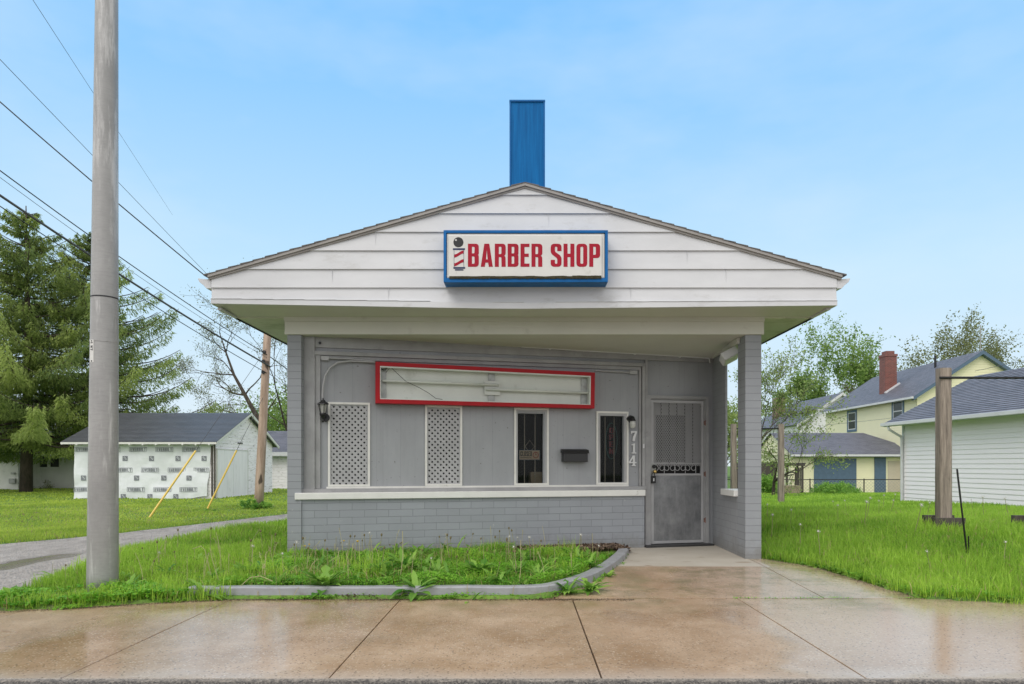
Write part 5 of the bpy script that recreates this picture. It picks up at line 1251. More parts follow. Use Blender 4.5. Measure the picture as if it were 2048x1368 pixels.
# clothesline frames
def clothes(label, pxs, pyt, pyb, Y, wd, block):
    xs_ = [x(p, Y) for p in pxs]; T = thing('clothesline_frame', ((xs_[0]+xs_[1])/2, Y, 0), label, 'clothesline')
    zt_ = CAMZ+(CY-pyt)/FL*Y; zb_ = float(gz(xs_[0], Y))-.05; k = [0]
    for i, xx in enumerate(xs_):
        mb = MB(); n = 12
        prof = [(-1, -.7), (-.7, -1), (.7, -1), (1, -.7), (1, .7), (.7, 1), (-.7, 1), (-1, .7)]; prev = None
        for j in range(n+1):
            z = zb_+(zt_-zb_)*j/n; tw_ = .05*mnoise.noise(Vector((z*2, i*3, Y))); r = wd/2*(1+.05*mnoise.noise(Vector((z*3, i, 1)))-.08*(j/n))
            ring_ = [Vector((xx+(a*math.cos(tw_)-b*math.sin(tw_))*r, Y+(a*math.sin(tw_)+b*math.cos(tw_))*r, z)) for a, b in prof]
            if prev:
                for q in range(8): mb.face([prev[q], prev[(q+1) % 8], ring_[(q+1) % 8], ring_[q]], [(0, 0)]*4)
            prev = ring_
        mb.face(prev); mb.build('post', M['post_wood'], T)
        if block:
            mb = MB(); zg = float(gz(xx, Y-.1)); mb.box(xx-.20, xx+.20, -Y+wd/2+.0, -Y+wd/2+.07, zg-.05, zg+.17, W0); mb.box(xx-.20, xx+.20, -Y-wd/2-.07, -Y-wd/2, zg-.05, zg+.19, W0); mb.build('base_block', M['dark_wood'], T)
    zbar = CAMZ+(CY-block_bar[Y])/FL*Y; mb = MB(); mb.tube([(xs_[0]-.10 if Y < 12 else xs_[0]-.02, Y-(wd/2 if Y < 12 else 0), zbar), (xs_[1]+.1, Y-(wd/2 if Y < 12 else 0), zbar)], 0.017 if Y < 12 else .02, 8); mb.build('pipe', M['iron'], T)
block_bar = {9.2: 757, 18.3: 857}
clothes('tall gray timber clothesline posts joined by a black pipe at the right edge', (1887, 2068), 737, 1052, 9.2, .165, True)
clothes('distant clothesline posts with a crossbar seen beside the shop pillar', (1467, 1562), 848, 1005, 18.3, .15, False)
mb = MB(); P0, P1 = at(1936, 1125, 7.7), at(1914, 938, 7.6); dv = (P1-P0).normalized()
mb.tube([P0-dv*.1, P1], .011, 6); mb.box(P0.x-.002, P0.x+.002, -P0.y, -P0.y+.02, P0.z, P0.z+.3, W0)
o = mb.build('metal_stake', M['black']); tag(o, 'thin black metal stake leaning in the tall grass in front of the timber post', 'stake')
# ------------------------------------------------------------------ trees
def limb(mb, p, d, L, r, depth, tips, spread=.5, up=.1, seg=4, kids=3, shrink=.7, wob=.15):
    pts = [p]; rad = [r]; q = p.copy(); dd = d.normalized()
    for k in range(seg):
        dd = (dd + Vector((random.gauss(0, wob), random.gauss(0, wob), random.gauss(0, wob)+up*.3))).normalized(); q = q+dd*(L/seg); pts.append(q.copy()); rad.append(max(.006, r*(1-.6*(k+1)/seg)))
    mb.tube(pts, rad, 6 if depth > 2 else 4, caps=False)
    if depth <= 1:
        for k in range(1, len(pts)): tips.append((pts[k], dd.copy()))
    if depth <= 0: return
    for k in range(kids):
        i = random.randint(max(1, seg//2), seg) if k else seg
        a = Vector((random.gauss(0, 1), random.gauss(0, 1), random.gauss(0, .7))).normalized()
        nd = (dd + a*spread*random.uniform(.6, 1.4) + Vector((0, 0, up))).normalized()
        limb(mb, pts[i], nd, L*shrink*random.uniform(.75, 1.15), rad[i]*.8, depth-1, tips, spread, up, seg, kids, shrink, wob)
def leaves(name, centers, per, scatter, size, mat, parent, droop=0, flat=.5, asp=.6):
    c = np.repeat(np.array([tuple(v) for v in centers]), per, 0); n = len(c); c = c + rng.normal(0, scatter, (n, 3))*np.array([1, 1, .8]); c[:, 2] -= droop*rng.random(n)
    u = rng.normal(0, 1, (n, 3)); u /= np.linalg.norm(u, axis=1, keepdims=True); v = np.cross(u, rng.normal(0, 1, (n, 3))); v /= np.linalg.norm(v, axis=1, keepdims=True)
    s = size*rng.uniform(.6, 1.4, (n, 1)); U = u*s; V = v*s*asp
    q = np.stack([c-U, c-V*.9, c+U, c+V*.9], 1).reshape(-1, 3)
    cl = np.repeat(rng.random(len(centers)), per); t = np.clip(.55*cl+.45*rng.random(n), 0, 1)
    return fast_mesh(name, q, 4, mat, t, parent)
def tree(name, label, base, lean, H, r, depth, kids, spread, up, leafmat_, per, scat, size, group=None, cat='tree', shrink=.72, seg=4, wob=.15, droop=0, seed=1, first=.42):
    random.seed(seed); base = Vector(base); T = thing(name, base, label, cat, group); mb = MB(); tips = []
    pts = [base-Vector((0, 0, .3))]; 
    limb(mb, base-Vector((0, 0, .3)), Vector(lean), H*first, r, depth, tips, spread, up, seg, kids, shrink, wob)
    mb.build('trunk', M['bark'], T, smooth=True); leaves('crown', [t[0] for t in tips], per, scat, size, M[leafmat_], T, droop); return T
def spruce(label, base, H, Rm, seed, n_whorl=34, bare_top=.0):
    random.seed(seed); base = Vector(base); T = thing('spruce_tree', base, label, 'tree', 'spruce trees behind the wrapped shed'); mb = MB()
    mb.tube([base-Vector((0, 0, .2)), base+Vector((.1, 0, H*.5)), base+Vector((0, 0, H))], [.26, .15, .02], 8); C_, D_, S_, TT = [], [], [], []
    for i in range(n_whorl):
        f = i/n_whorl; z = 2.5+(H-2.6)*f**.95
        Rz = Rm*(1-f)**.9*(.8+.35*random.random())+.25
        for k in range(6):
            if random.random() < .12: continue
            az = random.uniform(0, 6.28); L = Rz*random.choice((.55, .8, 1, 1, 1.25)); cl = random.random(); pts = []
            for j in range(9):
                u = j/8; h = z+(-.28*u+.30*u**3)*L*(1.1-f*.6)+f*L*.5*u
                pts.append(base+Vector((math.cos(az)*L*u, math.sin(az)*L*u, h)))
            mb.tube(pts, [.05*(1-f*.6)*(1-.85*j/8)+.006 for j in range(9)], 4, caps=False)
            m_ = int(50+150*L); u = rng.random(m_)**.75*.92+.08; idx = np.minimum(7, (u*8).astype(int)); fr = u*8-idx; P_ = np.array([tuple(p) for p in pts])
            c = P_[idx]*(1-fr[:, None])+P_[idx+1]*fr[:, None]
            side = rng.uniform(-1, 1, m_)*(.10+.30*np.sin(np.clip(u*1.1, 0, 1)*math.pi))*min(1.5, L*.5)
            out = np.array([math.cos(az), math.sin(az), 0]); sd_ = np.array([-math.sin(az), math.cos(az), 0]); c = c+sd_*side[:, None]; c[:, 2] -= np.abs(side)*.2+rng.random(m_)*.36*min(1, L*.4)
            d = out*rng.uniform(.0, .8, (m_, 1))+sd_*(np.sign(side)*rng.uniform(0, .7, m_))[:, None]+np.array([0, 0, -1])*rng.uniform(.15, 1.0, (m_, 1)); d /= np.linalg.norm(d, axis=1, keepdims=True)
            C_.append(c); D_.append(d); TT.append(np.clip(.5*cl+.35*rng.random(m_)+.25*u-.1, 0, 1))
    C_ = np.concatenate(C_); D_ = np.concatenate(D_); TT = np.concatenate(TT); n = len(C_)
    w_ = np.cross(D_, rng.normal(0, 1, (n, 3))); w_ /= np.linalg.norm(w_, axis=1, keepdims=True); ln = rng.uniform(.10, .25, (n, 1)); wd = rng.uniform(.010, .022, (n, 1))
    q = np.stack([C_-w_*wd*.6, C_+D_*ln*.45-w_*wd*1.2, C_+D_*ln, C_+D_*ln*.45+w_*wd*1.2], 1).reshape(-1, 3)
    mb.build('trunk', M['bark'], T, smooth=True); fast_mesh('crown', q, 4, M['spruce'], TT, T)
spruce('tall spruce at the left edge with a thin pointed top', (x(52, 30), 30, 0), 12.6, 5.2, 3, 34)
spruce('spruce right behind the steel pole with long drooping lower boughs', (x(182, 31.5), 31.5, 0), 11.9, 5.3, 11, 34)
spruce('spruce mostly outside the left edge of the photo', (x(-115, 29), 29, 0), 10.5, 4.6, 5, 28)

# half-bare tree behind the shed, leaning left
random.seed(12); BT = thing('budding_tree', (x(590, 42), 42, 0), 'half bare dark limbed tree behind the wrapped shed', 'tree'); mb = MB(); tips = []
main = [at(a, b, 42) for a, b in ((610, 985), (560, 905), (520, 845), (490, 790), (468, 750), (452, 705), (440, 668))]
mb.tube(main, [.24, .20, .16, .12, .085, .055, .025], 8, caps=False)
def sub(i, tx, ty, r, d=2, L=None):
    a = main[i]; b = at(tx, ty, 42+random.uniform(-2, 2)); v = b-a; limb(mb, a, v, v.length*.62, r*.6, d+1, tips, .55, .05, 5, 3, .62, .13)
for i, tx, ty, r in ((2, 400, 800, .09), (3, 385, 770, .10), (3, 560, 700, .09), (4, 380, 720, .08), (4, 420, 680, .06), (5, 400, 670, .06), (5, 480, 660, .06), (6, 430, 640, .05), (2, 580, 760, .10), (1, 600, 780, .1), (2, 430, 850, .06)): sub(i, tx, ty, r, 3 if r >= .08 else 2)
base2 = at(600, 960, 42); 
for tx, ty in ((560, 690), (590, 660), (530, 650), (640, 700)): v = at(tx, ty, 43)-base2; limb(mb, base2, v, v.length*.6, .09, 4, tips, .5, .08, 5, 3, .65, .12)
mb.build('trunk', M['bark'], BT, smooth=True); leaves('crown', [t[0] for t in tips], 2, .2, .045, M['bud_brown'], BT)
def bushy(name, label, c, rx, rz, n, mat, size, group=None, cat='tree', seed=2, trunk=True, ry=None):
    random.seed(seed); c = Vector(c); T = thing(name, (c.x, c.y, c.z-rz if trunk else c.z-rz*.9), label, cat, group); cl = []
    for k in range(max(12, n//60)):
        v = Vector((random.gauss(0, 1), random.gauss(0, 1), random.gauss(0, 1))).normalized()*random.uniform(.35, 1); cl.append(Vector((c.x+v.x*rx, c.y+v.y*(ry or rx), c.z+v.z*rz)))
    if trunk:
        mb = MB(); b = Vector((c.x, c.y, c.z-rz*1.9)); mb.tube([b, c], [.25, .12], 7)
        for p in cl[:40]: mb.tube([b.lerp(c, random.uniform(.4, .9)), p], [.06, .02], 4, caps=False)
        mb.build('trunk', M['bark'], T, smooth=True)
    leaves('crown' if trunk else 'foliage', cl, n//len(cl), min(rx, rz)*.22, size, M[mat], T); return T
bushy('leafy_tree', 'dense green tree behind the half bare tree and the wooden pole', (x(575, 55), 55, 3.6), 4.6, 3.4, 22000, 'maple', .10, seed=4)
bushy('leafy_tree', 'low green tree just visible over the ridge end of the wrapped shed', (x(475, 58), 58, 3.0), 3.2, 2.6, 9000, 'bud', .10, seed=9)
# right-hand trees
tree('budding_tree', 'thin pale green budding tree just right of the shop pillar', (x(1500, 30), 30, -.25), (.12, 0, 1), 8.8, .12, 5, 3, .62, .08, 'bud', 3, .16, .05, seed=21, shrink=.74, first=.30)
tree('budding_tree', 'drooping thin tree hanging over the yellow garage roof', (x(1545, 33), 33, -.35), (.25, 0, 1), 7.2, .10, 5, 3, .7, -.02, 'bud', 3, .18, .05, seed=33, shrink=.74, first=.30, droop=.2)
for i, (px, pyt, s, Y) in enumerate(((1655, 668, 41, 76), (1735, 662, 52, 78), (1600, 745, 47, 80))):
    Hh = CAMZ+(CY-pyt)/FL*Y+.7
    tree('maple_tree', ['green leafed tree left of the red chimney with a ragged top', 'tallest green leafed tree beside the red brick chimney', 'shorter green tree above the pale gray house'][i], (x(px, Y), Y, -.6), (0, 0, 1), Hh*.98, .32, 5, 3, .38, .22, 'maple', 3, .36, .15, seed=s, shrink=.74, first=.36)
for i, (px, pyt, s, Y) in enumerate(((1850, 715, 61, 88), (1925, 650, 72, 90), (2005, 690, 83, 92), (1800, 740, 64, 90))):
    Hh = CAMZ+(CY-pyt)/FL*Y+.7
    tree('budding_tree', ['olive budding tree left of the antenna behind the yellow house', 'tallest thin budding tree behind the gable with the antenna', 'spreading budding tree right of the antenna', 'low budding tree right behind the red chimney'][i], (x(px, Y), Y, -.6), (0, 0, 1), Hh*.84, .3, 5, 3, .45, .14, 'bud_brown', 4, .42, .15, seed=s, shrink=.76, first=.44)
for i, (px, pyt, Y) in enumerate(((1450, 800, 95), (1380, 780, 100), (700, 800, 100), (950, 780, 110), (1150, 790, 105))):
    Hh = CAMZ+(CY-pyt)/FL*Y
    bushy('leafy_tree', 'background tree mostly hidden behind the shop', (x(px, Y), Y, Hh*.55), 7, Hh*.45, 7000, 'bud', .2, 'background trees behind the shop', seed=100+i)
bushy('shrub', 'round green shrub in front of the slate blue garage door', at(1668, 984, 37.6), 1.25, .5, 14000, 'weed', .045, cat='shrub', trunk=False, seed=7)
bushy('shrub', 'small dark green shrub beside the dark board fence', at(1532, 972, 37.8), .8, .7, 6000, 'weed', .045, cat='shrub', trunk=False, seed=8)
bushy('shrub', 'thin low shrub against the white house wall', at(70, 972, 33.8), 1.0, .35, 900, 'bud_brown', .03, cat='shrub', trunk=False, seed=17)
for i, (px, py, Y, r, h) in enumerate(((508, 1012, 18.6, .45, .16), (294, 1046, 15.1, .22, .09), (414, 1027, 17.4, .28, .1))):
    bushy('weed_clump', ['dark green weeds round the foot of the wooden utility pole', 'weeds at the foot of the left yellow guard', 'weeds at the foot of the right yellow guard'][i], at(px, py, Y), r, h, 1800, 'weed', .028, cat='weeds', trunk=False, seed=50+i)

# ------------------------------------------------------------------ grass
def in_bldg(x_, y_): return (x_ > -2.96) & (x_ < 2.99) & (y_ > 8.45) & ((y_ > 8.52+.24*(x_+2.776)-.02) | (x_ < -2.74) | (x_ > 2.76))
kx = np.array([p[0] for p in KERB]); ky = np.array([p[1] for p in KERB])
def kdist(x_, y_):
    d = np.full(x_.shape, 9.0)
    for i in range(len(kx)-1):
        ax, ay, bx_, by_ = kx[i], ky[i], kx[i+1], ky[i+1]; L2 = (bx_-ax)**2+(by_-ay)**2; t = np.clip(((x_-ax)*(bx_-ax)+(y_-ay)*(by_-ay))/L2, 0, 1)
        d = np.minimum(d, np.hypot(x_-ax-t*(bx_-ax), y_-ay-t*(by_-ay)))
    return d
def mask(x_, y_):
    j = .06*np.sin(x_*7)+.04*np.sin(x_*17+1)
    ok = (y_ > side_back(x_)-.03+j*.6) & ~in_bldg(x_, y_)
    ok &= ~((x_ > alley_far(y_)-.02+.08*np.sin(y_*5)) & (x_ < alley_near(y_)+.02+.08*np.sin(y_*6)) & (y_ < 60))
    ok &= ~((x_ > walk_left(y_)-.02) & (x_ < walk_right(y_)+.03*np.sin(y_*19)) & (y_ < 10.2))
    ok &= kdist(x_, y_) > .085
    ok &= ~((np.abs(x_+3.99+(y_-6.3)*.0) < .17) & (y_ > 6.02) & (y_ < 6.45) & (np.sin(x_*61)+np.sin(y_*47) > -1.2))
    s_ = (x_+2.776)*.9724; ty = y_-(8.62+.24*(x_+2.776))
    ok &= ~((x_ > -.1) & (x_ < 1.5) & (ty > -.50-.45*sm(x_, .1, 1.0)+.06*np.sin(x_*23)) & (ty < 0.1))        # mulch
    ok &= ~((x_ > 11.2) & (y_ > 11) & (y_ < 21) & (x_ > 11.72+(21-y_)*-.0-.3+(y_-21)*-.0866*-1+.28)) 
    return ok
def vis(x_, y_): u = x_/y_; return (u > -.80) & (u < .77)
def cl_noise(x_, y_, s): return .5+.25*np.sin(x_*s+1.3*np.sin(y_*s*.7))+.25*np.sin(y_*s*1.1+1.7*np.sin(x_*s*.8+2))
def blades(name, x0, x1, y0, y1, dens, h, wd, mat, extra=None, lean=.35, hn=.5, patch=0, tmin=0, dt=0):
    n = int((x1-x0)*(y1-y0)*dens); x_ = rng.uniform(x0, x1, n); y_ = rng.uniform(y0, y1, n); k = mask(x_, y_) & vis(x_, y_)
    if extra is not None: k &= extra(x_, y_)
    if patch: k &= rng.random(n) < (1-patch)+patch*cl_noise(x_, y_, 4.3)
    x_, y_ = x_[k], y_[k]; n = len(x_); z_ = gz(x_, y_)-.01
    H = h*(1-hn+2*hn*rng.random(n)*.8)*(.7+.6*cl_noise(x_, y_, 2.1)); an = rng.uniform(0, 6.28, n); la = rng.uniform(0, 6.28, n); ll = H*np.abs(rng.normal(0, lean, n))
    b = np.stack([x_, y_, z_], 1); s = np.stack([np.cos(an), np.sin(an), 0*an], 1)*(wd*rng.uniform(.6, 1.3, n))[:, None]/2; d = np.stack([np.cos(la)*ll, np.sin(la)*ll, 0*la], 1)
    mid = b+d*.3+np.stack([0*H, 0*H, H*.58], 1); tip = b+d+np.stack([0*H, 0*H, np.maximum(H*.35, H-ll*.35)], 1)
    q = np.stack([b-s, b+s, mid+s*.8, mid-s*.8, mid-s*.8, mid+s*.8, tip+s*.12, tip-s*.12], 1).reshape(-1, 3)
    t = np.clip(.05+.35*cl_noise(x_, y_, 1.1)+.35*cl_noise(x_+2, y_+5, 3.3)+.55*(rng.random(n)-.3)+dt, tmin, 1); t = np.repeat(t, 2); t[1::2] = np.clip(t[1::2]+.12, 0, 1)
    o = fast_mesh(name, q, 4, M[mat], t); tag(o, kind='stuff'); return n
tot = 0
tot += blades('tall_grass', 2.9, 9, 5.85, 9.6, 3600, .125, .0065, 'grass')
tot += blades('tall_grass', 2.98, 12, 9.6, 14, 1700, .13, .010, 'grass')
tot += blades('tall_grass', 2.98, 18, 14, 22, 600, .12, .018, 'grass', lean=.5)
tot += blades('tall_grass', 3, 30, 22, 41, 150, .10, .035, 'grass', lean=.6)
tot += blades('tall_grass', -5.7, -2.6, 5.5, 9.5, 3300, .115, .0065, 'grass', dt=-.05)
tot += blades('tall_grass', -6.2, -2.9, 9.5, 15, 1300, .12, .010, 'grass', dt=-.05)
tot += blades('planter_grass', -3.0, 1.5, 6.3, 9.4, 1500, .075, .006, 'grass', patch=.7, dt=-.15)
tot += blades('bright_tufts', -5.5, 1.3, 5.6, 9, 1500, .17, .007, 'grass', lambda a, b: cl_noise(a+7, b*1.3, 6.1) > .83, dt=.15)
tot += blades('bright_tufts', 3, 9, 5.9, 12, 900, .17, .007, 'grass', lambda a, b: cl_noise(a+7, b*1.3, 4.1) > .80, dt=.2)
tot += blades('lawn_grass', -11, -5, 9.5, 14, 1500, .05, .012, 'lawn')
tot += blades('lawn_grass', -17, -4.5, 14, 22, 420, .055, .022, 'lawn', lean=.8)
tot += blades('lawn_grass', -30, -1, 22, 36, 90, .06, .05, 'lawn', lean=1)
blades('dead_straw', -5.5, 1.3, 5.6, 12, 260, .12, .006, 'straw', lean=.9)
blades('dead_straw', 2.9, 9, 5.9, 14, 160, .13, .008, 'straw', lean=.9)
blades('dead_straw', -16, -4.6, 9.5, 20, 60, .05, .02, 'straw', lean=1)
# leafy ground cover: little round clover leaves and weeds
def clover(name, x0, x1, y0, y1, dens, size, hmax, mat, extra=None, patch=.5, force=None):
    n = int((x1-x0)*(y1-y0)*dens); x_ = rng.uniform(x0, x1, n); y_ = rng.uniform(y0, y1, n); k = (mask(x_, y_) if force is None else force(x_, y_)) & vis(x_, y_)
    if extra is not None: k &= extra(x_, y_)
    k &= rng.random(n) < (1-patch)+patch*(cl_noise(x_+3, y_, 5.7) > .5)
    x_, y_ = x_[k], y_[k]; n = len(x_); hc = cl_noise(x_+3, y_, 5.7); c = np.stack([x_, y_, gz(x_, y_)+.005+hmax*rng.random(n)**.6*(.35+hc)], 1)
    if force is not None: c[:, 2] = .004+hmax*rng.random(n)**.6*(.2+1.2*hc**2)
    u = np.stack([np.cos(a_ := rng.uniform(0, 6.28, n)), np.sin(a_), rng.normal(0, .35, n)], 1); v = np.stack([-np.sin(a_), np.cos(a_), rng.normal(0, .35, n)], 1); s = (size*rng.uniform(.6, 1.4, n))[:, None]
    q = np.stack([c-u*s, c-u*s*.1-v*s*.75, c+u*s, c-u*s*.1+v*s*.75], 1).reshape(-1, 3)
    o = fast_mesh(name, q, 4, M[mat], np.clip(.6*hc+.5*rng.random(n)-.1, 0, 1)); tag(o, kind='stuff')
clover('clover', -2.9, 1.5, 6.3, 9.3, 8000, .009, .07, 'clover')
clover('clover', -5.0, -3.0, 5.5, 6.6, 6500, .016, .09, 'clover', lambda a, b: b < side_back(a)+.55)
clover('clover', 2.9, 7, 5.85, 8.6, 4500, .010, .05, 'clover', lambda a, b: (b < side_back(a)+.35) | (a < walk_right(b)+.25))
kf = lambda a, b: (kdist(a, b) > .078) & (kdist(a, b) < .078+.085*(.1+1.2*cl_noise(a, b, 6)**1.5)) & ((a-walk_left(b) > -.25) | (b < 6.27))
clover('clover', -3.1, 1.6, 6.12, 8.2, 9000, .010, .05, 'clover', force=kf, patch=.6)
clover('purple_weeds', -2.2, .3, 6.14, 6.22, 5000, .008, .03, 'purple', force=lambda a, b: (cl_noise(a, b, 3.1) > .62) & (b < 6.21), patch=.5)
jf = lambda a, b: (np.abs(b-6.183) < .012)
clover('joint_moss', 1.9, 4.0, 6.16, 6.2, 9000, .006, .012, 'clover', force=lambda a, b: jf(a, b) & (cl_noise(a, b, 5) > .35), patch=.4)
# broad leaved weeds
def leafy(pts_q, TT, base, L, w_, az, rise, curl, t, serr=.0):
    d = np.array([math.cos(az), math.sin(az), 0]); s = np.array([-math.sin(az), math.cos(az), 0]); b = np.array(base); prev = None; n = 6
    for k in range(n+1):
        u = k/n; c = b+d*L*u*math.cos(rise*(1-u*.3))+np.array([0, 0, 1])*L*(math.sin(rise)*u-curl*u*u); ww = w_*(math.sin(math.pi*min(1, .08+u*.92))**.7)*(1+serr*(-1)**k)
        l_, r_, m_ = c-s*ww/2+np.array([0, 0, ww*.15]), c+s*ww/2+np.array([0, 0, ww*.15]), c
        if prev is not None: pts_q.extend([prev[0], prev[2], m_, l_]); pts_q.extend([prev[2], prev[1], r_, m_]); TT.extend([t, min(1, t+.1)])
        prev = (l_, r_, m_)
def rosette(base, n, L, w_, serr=.25, rise=(.2, 1.1)):
    Q, T_ = [], []
    for k in range(n): leafy(Q, T_, base, L*random.uniform(.6, 1.15), w_*random.uniform(.7, 1.2), random.uniform(0, 6.28), random.uniform(*rise), random.uniform(.15, .6), random.random()*.8, serr)
    return Q, T_
random.seed(5)
def on_ground(px, py):
    Y = 6.3
    for _ in range(12): xx = x(px, Y); Y = (CAMZ-max(0, float(gz(xx, Y))))*FL/(py-CY)
    return x(px, Y), Y, max(0.0, float(gz(x(px, Y), Y)))
for px, py, n, L, w_, s_, lab in ((650, 1172, 34, .24, .05, .35, 'large jagged weed spilling over the kerb left of centre'), (832, 1194, 20, .19, .055, .1, 'broad smooth leaved weed growing in front of the kerb'), (762, 1190, 14, .11, .03, .2, 'small weed in front of the kerb joint'),
                                 (1135, 1188, 22, .16, .035, .35, 'jagged weed in front of the kerb where it starts to curve'), (1180, 1168, 22, .18, .035, .35, 'jagged weed spreading onto the walk beside the curved kerb'), (1215, 1140, 14, .14, .03, .35, 'small jagged weed highest along the curved kerb'),
                                 (740, 1150, 30, .20, .045, .35, 'bushy weed inside the planter left of the tall stalks'), (805, 1140, 34, .24, .045, .3, 'tall bushy weed in the middle of the planter'), (960, 1150, 30, .20, .045, .35, 'jagged weed inside the planter right of centre'), (490, 1155, 26, .17, .04, .3, 'jagged weed near the left end of the planter')):
    b = on_ground(px, py); 
    Q, T_ = rosette(b, int(n*1.2), L*1.35, w_*1.35, s_, (.25, 1.25) if L > .15 else (.2, .9)); o = fast_mesh('broadleaf_weed', np.array(Q), 4, M['weed'], T_, None, False, b); tag(o, lab, 'weed')
Q, T_ = [], []
for k in range(420):
    xx, yy = random.uniform(-5, 1.3), random.uniform(5.9, 8.9)
    a_, b_ = np.array([xx]), np.array([yy])
    if mask(a_, b_)[0] and (xx > -3 or random.random() < .3): q, t_ = rosette((xx, yy, float(gz(xx, yy))), random.randint(6, 12), random.choice((.1, .13, .16, .25))*random.uniform(.9, 1.2), random.uniform(.024, .046), .3, (.2, 1.25)); Q += q; T_ += t_
for k in range(120):
    yy = random.uniform(5.95, 8.3); xx = float(walk_right(yy))+random.uniform(.02, 2.6) if yy < 6.8 else float(walk_right(yy))+random.uniform(.02, .5)
    if mask(np.array([xx]), np.array([yy]))[0]: q, t_ = rosette((xx, yy, float(gz(xx, yy))), random.randint(6, 11), random.uniform(.07, .13), random.uniform(.018, .03)); Q += q; T_ += t_
o = fast_mesh('ground_weeds', np.array(Q), 4, M['weed'], T_); tag(o, kind='stuff')
# dry stalks
mb = MB()
for k in range(75):
    xx = random.choice((random.uniform(-4.9, -2.7), random.uniform(-2.9, 1.0), random.uniform(-2.9, -1.5))); yy = random.uniform(6.4, 8.8)
    if not mask(np.array([xx]), np.array([yy]))[0]: continue
    z0 = float(gz(xx, yy)); h = random.uniform(.18, .40); la = random.uniform(0, 6.28); ll = abs(random.gauss(0, .25))*h
    P_ = [Vector((xx+math.cos(la)*ll*u*u, yy+math.sin(la)*ll*u*u, z0+h*u*(1-.12*u))) for u in (0, .25, .5, .75, 1)]; mb.tube(P_, [.0028, .0026, .0022, .002, .0015], 4, caps=False)
    if random.random() < .6:
        for j in range(5): p = P_[3].lerp(P_[4], j/5); mb.ball(p+Vector((random.gauss(0, .006), random.gauss(0, .006), 0)), .0045, 4)
for pts in (((455, 1170), (437, 1160), (425, 1120), (420, 1095)), ((437, 1163), (422, 1150), (410, 1100), (402, 1092), (385, 1098)), ((478, 1175), (500, 1155), (520, 1152), (545, 1162)), ((405, 1172), (412, 1130), (418, 1105)), ((800, 1160), (806, 1110), (805, 1062)), ((1038, 1170), (1042, 1130), (1041, 1080))):
    Yb = on_ground(*pts[0])[1]; P_ = [at(a, b, Yb) for a, b in pts]; mb.tube(P_, .0032, 5, caps=False)
o = mb.build('dry_stalks', simple('pale_dry_stalk', (.42, .38, .20), .7, var=.25, bump=0), origin=(-2, 7, 0)); tag(o, kind='stuff')
# dandelions, individually
def dandelion_proto(kind):
    T = thing('dandelion', (0, 0, 0), '', 'dandelion'); mb = MB(); h = {'fluff': .22, 'spent': .24, 'yellow': .2}[kind]
    mb.tube([(0, 0, 0), (.004, .002, h*.5), (.0, .006, h)], [.003, .0025, .002], 5); mb.build('stem', M['stem'], T)
    mb = MB()
    if kind == 'fluff':
        mb.ball((0, .006, h+.010), .008, 8); mb2 = MB()
        for k in range(70): v = Vector((random.gauss(0, 1), random.gauss(0, 1), random.gauss(0, 1))).normalized(); s = v.orthogonal().normalized()*.0016; c = Vector((0, .006, h+.010))+v*.0155; mb2.face([c-s, c+s, c+v.cross(s)+v*.002])
        mb.v += []; off = len(mb.v); mb.v += mb2.v; mb.f += [tuple(i+off for i in f) for f in mb2.f]; mb.uv += mb2.uv; mb.mi += mb2.mi; mb.build('seed_head', M['fluff'], T)
    elif kind == 'spent': mb.lathe([(.004, -.012), (.009, -.004), (.008, .006), (.003, .014)], (0, .006, h), 7); mb.build('flower_head', M['sepal'], T)
    else: mb.lathe([(.004, -.01), (.014, 0), (.013, .005), (.004, .007)], (0, .006, h), 8); mb.build('flower_head', M['dandy'], T)
    return T
M['stem'] = simple('dandelion_stem', (.26, .24, .12), .6, bump=0)
protos = {k: dandelion_proto(k) for k in ('fluff', 'spent', 'yellow')}; used = set()
LAB = {'fluff': 'dandelion with a round white seed head standing above the grass', 'spent': 'dandelion with a closed brown head on a thin stem', 'yellow': 'dandelion with a small yellow flower against the shop wall'}
GRP = {'fluff': 'white seeding dandelions', 'spent': 'spent dandelions', 'yellow': 'yellow dandelions'}
def put(kind, p, s=1.0):
    r = protos[kind]
    if kind in used:
        q = r.copy(); COL.objects.link(q)
        for ch in [c_ for c_ in bpy.data.objects if c_.parent is r]: c = ch.copy(); COL.objects.link(c); c.parent = q
        r = q
    used.add(kind); r.location = p; r.rotation_euler = (random.gauss(0, .12), random.gauss(0, .12), random.uniform(0, 6.28)); r.scale = (s, s, s); r['label'] = LAB[kind]; r['group'] = GRP[kind]
random.seed(77)
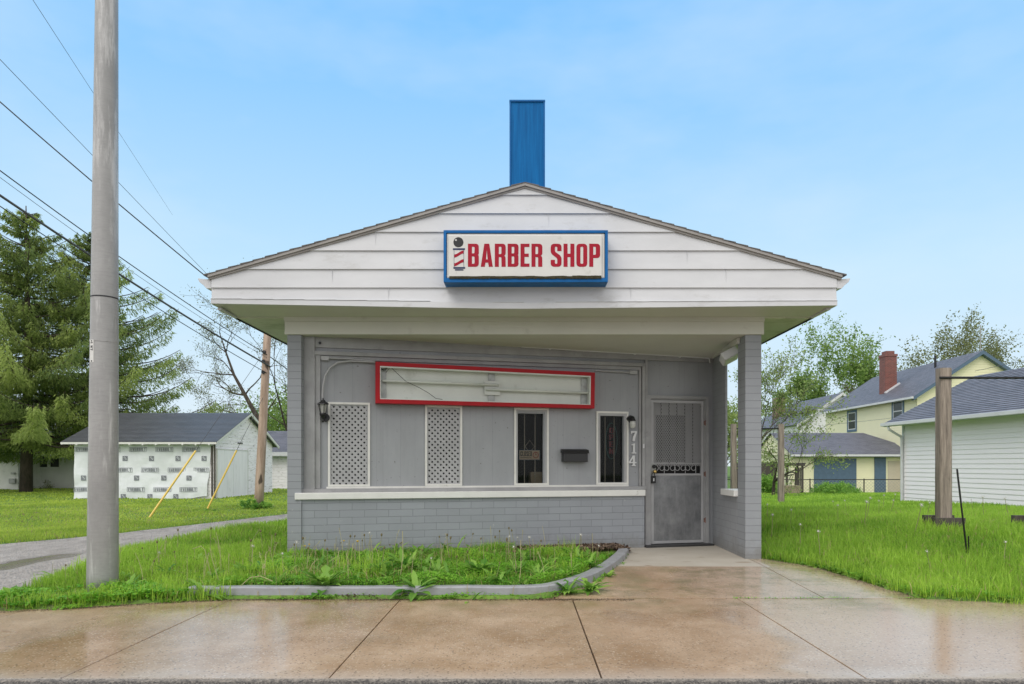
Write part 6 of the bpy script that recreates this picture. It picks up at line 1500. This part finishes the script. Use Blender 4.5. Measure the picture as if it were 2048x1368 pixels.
for kind, cnt, box_ in (('spent', 55, (-4.8, 1.2, 6.5, 9.0)), ('fluff', 12, (-3.0, 1.0, 6.6, 8.6)), ('fluff', 26, (3.4, 9.5, 6.6, 14)), ('yellow', 4, (-2.6, -1.2, 7.8, 8.5)), ('fluff', 5, (-5, -3.2, 6.2, 8))):
    k = 0
    while k < cnt:
        xx, yy = random.uniform(*box_[:2]), random.uniform(*box_[2:])
        if not (mask(np.array([xx]), np.array([yy]))[0] and vis(np.array([xx]), np.array([yy]))[0]): continue
        put(kind, (xx, yy, float(gz(xx, yy))), random.uniform(.8, 1.35)*(1.35 if xx > 3 else 1)); k += 1
# fallen bits on the wet sidewalk
n = 260; xx = rng.uniform(-4.5, 4.5, n); yy = rng.uniform(4, 6.1, n); c = np.stack([xx, yy, np.full(n, .003)], 1); an = rng.uniform(0, 6.28, n); s = rng.uniform(.002, .008, n)
u = np.stack([np.cos(an)*s, np.sin(an)*s, 0*s+.0005], 1); v = np.stack([-np.sin(an)*s*.4, np.cos(an)*s*.4, 0*s], 1)
o = fast_mesh('debris', np.stack([c-u, c-v, c+u, c+v], 1).reshape(-1, 3), 4, leafmat('brown_debris', (.04, .025, .015), (.22, .15, .09), 0), rng.random(n)); tag(o, kind='stuff')

# soil crumbs along the paving edge
n = 9000; xx = rng.uniform(-5.2, 1.0, n); off_ = np.abs(rng.normal(0, .035, n)); yy = side_back(xx)-.02-off_; kk = (rng.random(n) < .35+.65*cl_noise(xx, yy, 5)) ; xx, yy = xx[kk], yy[kk]
n2 = 1500; y2 = rng.uniform(6.2, 8.5, n2); x2 = walk_right(y2)-.01+np.abs(rng.normal(0, .05, n2))*np.where(rng.random(n2) < .5, -1, 1)
xx = np.concatenate([xx, x2]); yy = np.concatenate([yy, y2]); n = len(xx)
c = np.stack([xx, yy, np.maximum(.004, np.where(yy > 6.2, wz(yy)+.005, .004))], 1); an = rng.uniform(0, 6.28, n); s = rng.uniform(.002, .008, n); tl = rng.normal(0, .4, n)
u = np.stack([np.cos(an)*s, np.sin(an)*s, tl*s*.5+.002], 1); v = np.stack([-np.sin(an)*s*.6, np.cos(an)*s*.6, 0*s], 1)
o = fast_mesh('soil_crumbs', np.stack([c-u, c-v, c+u, c+v], 1).reshape(-1, 3), 4, leafmat('dark_soil_crumbs', (.03, .02, .014), (.17, .12, .08), 0), rng.random(n)); tag(o, kind='stuff')
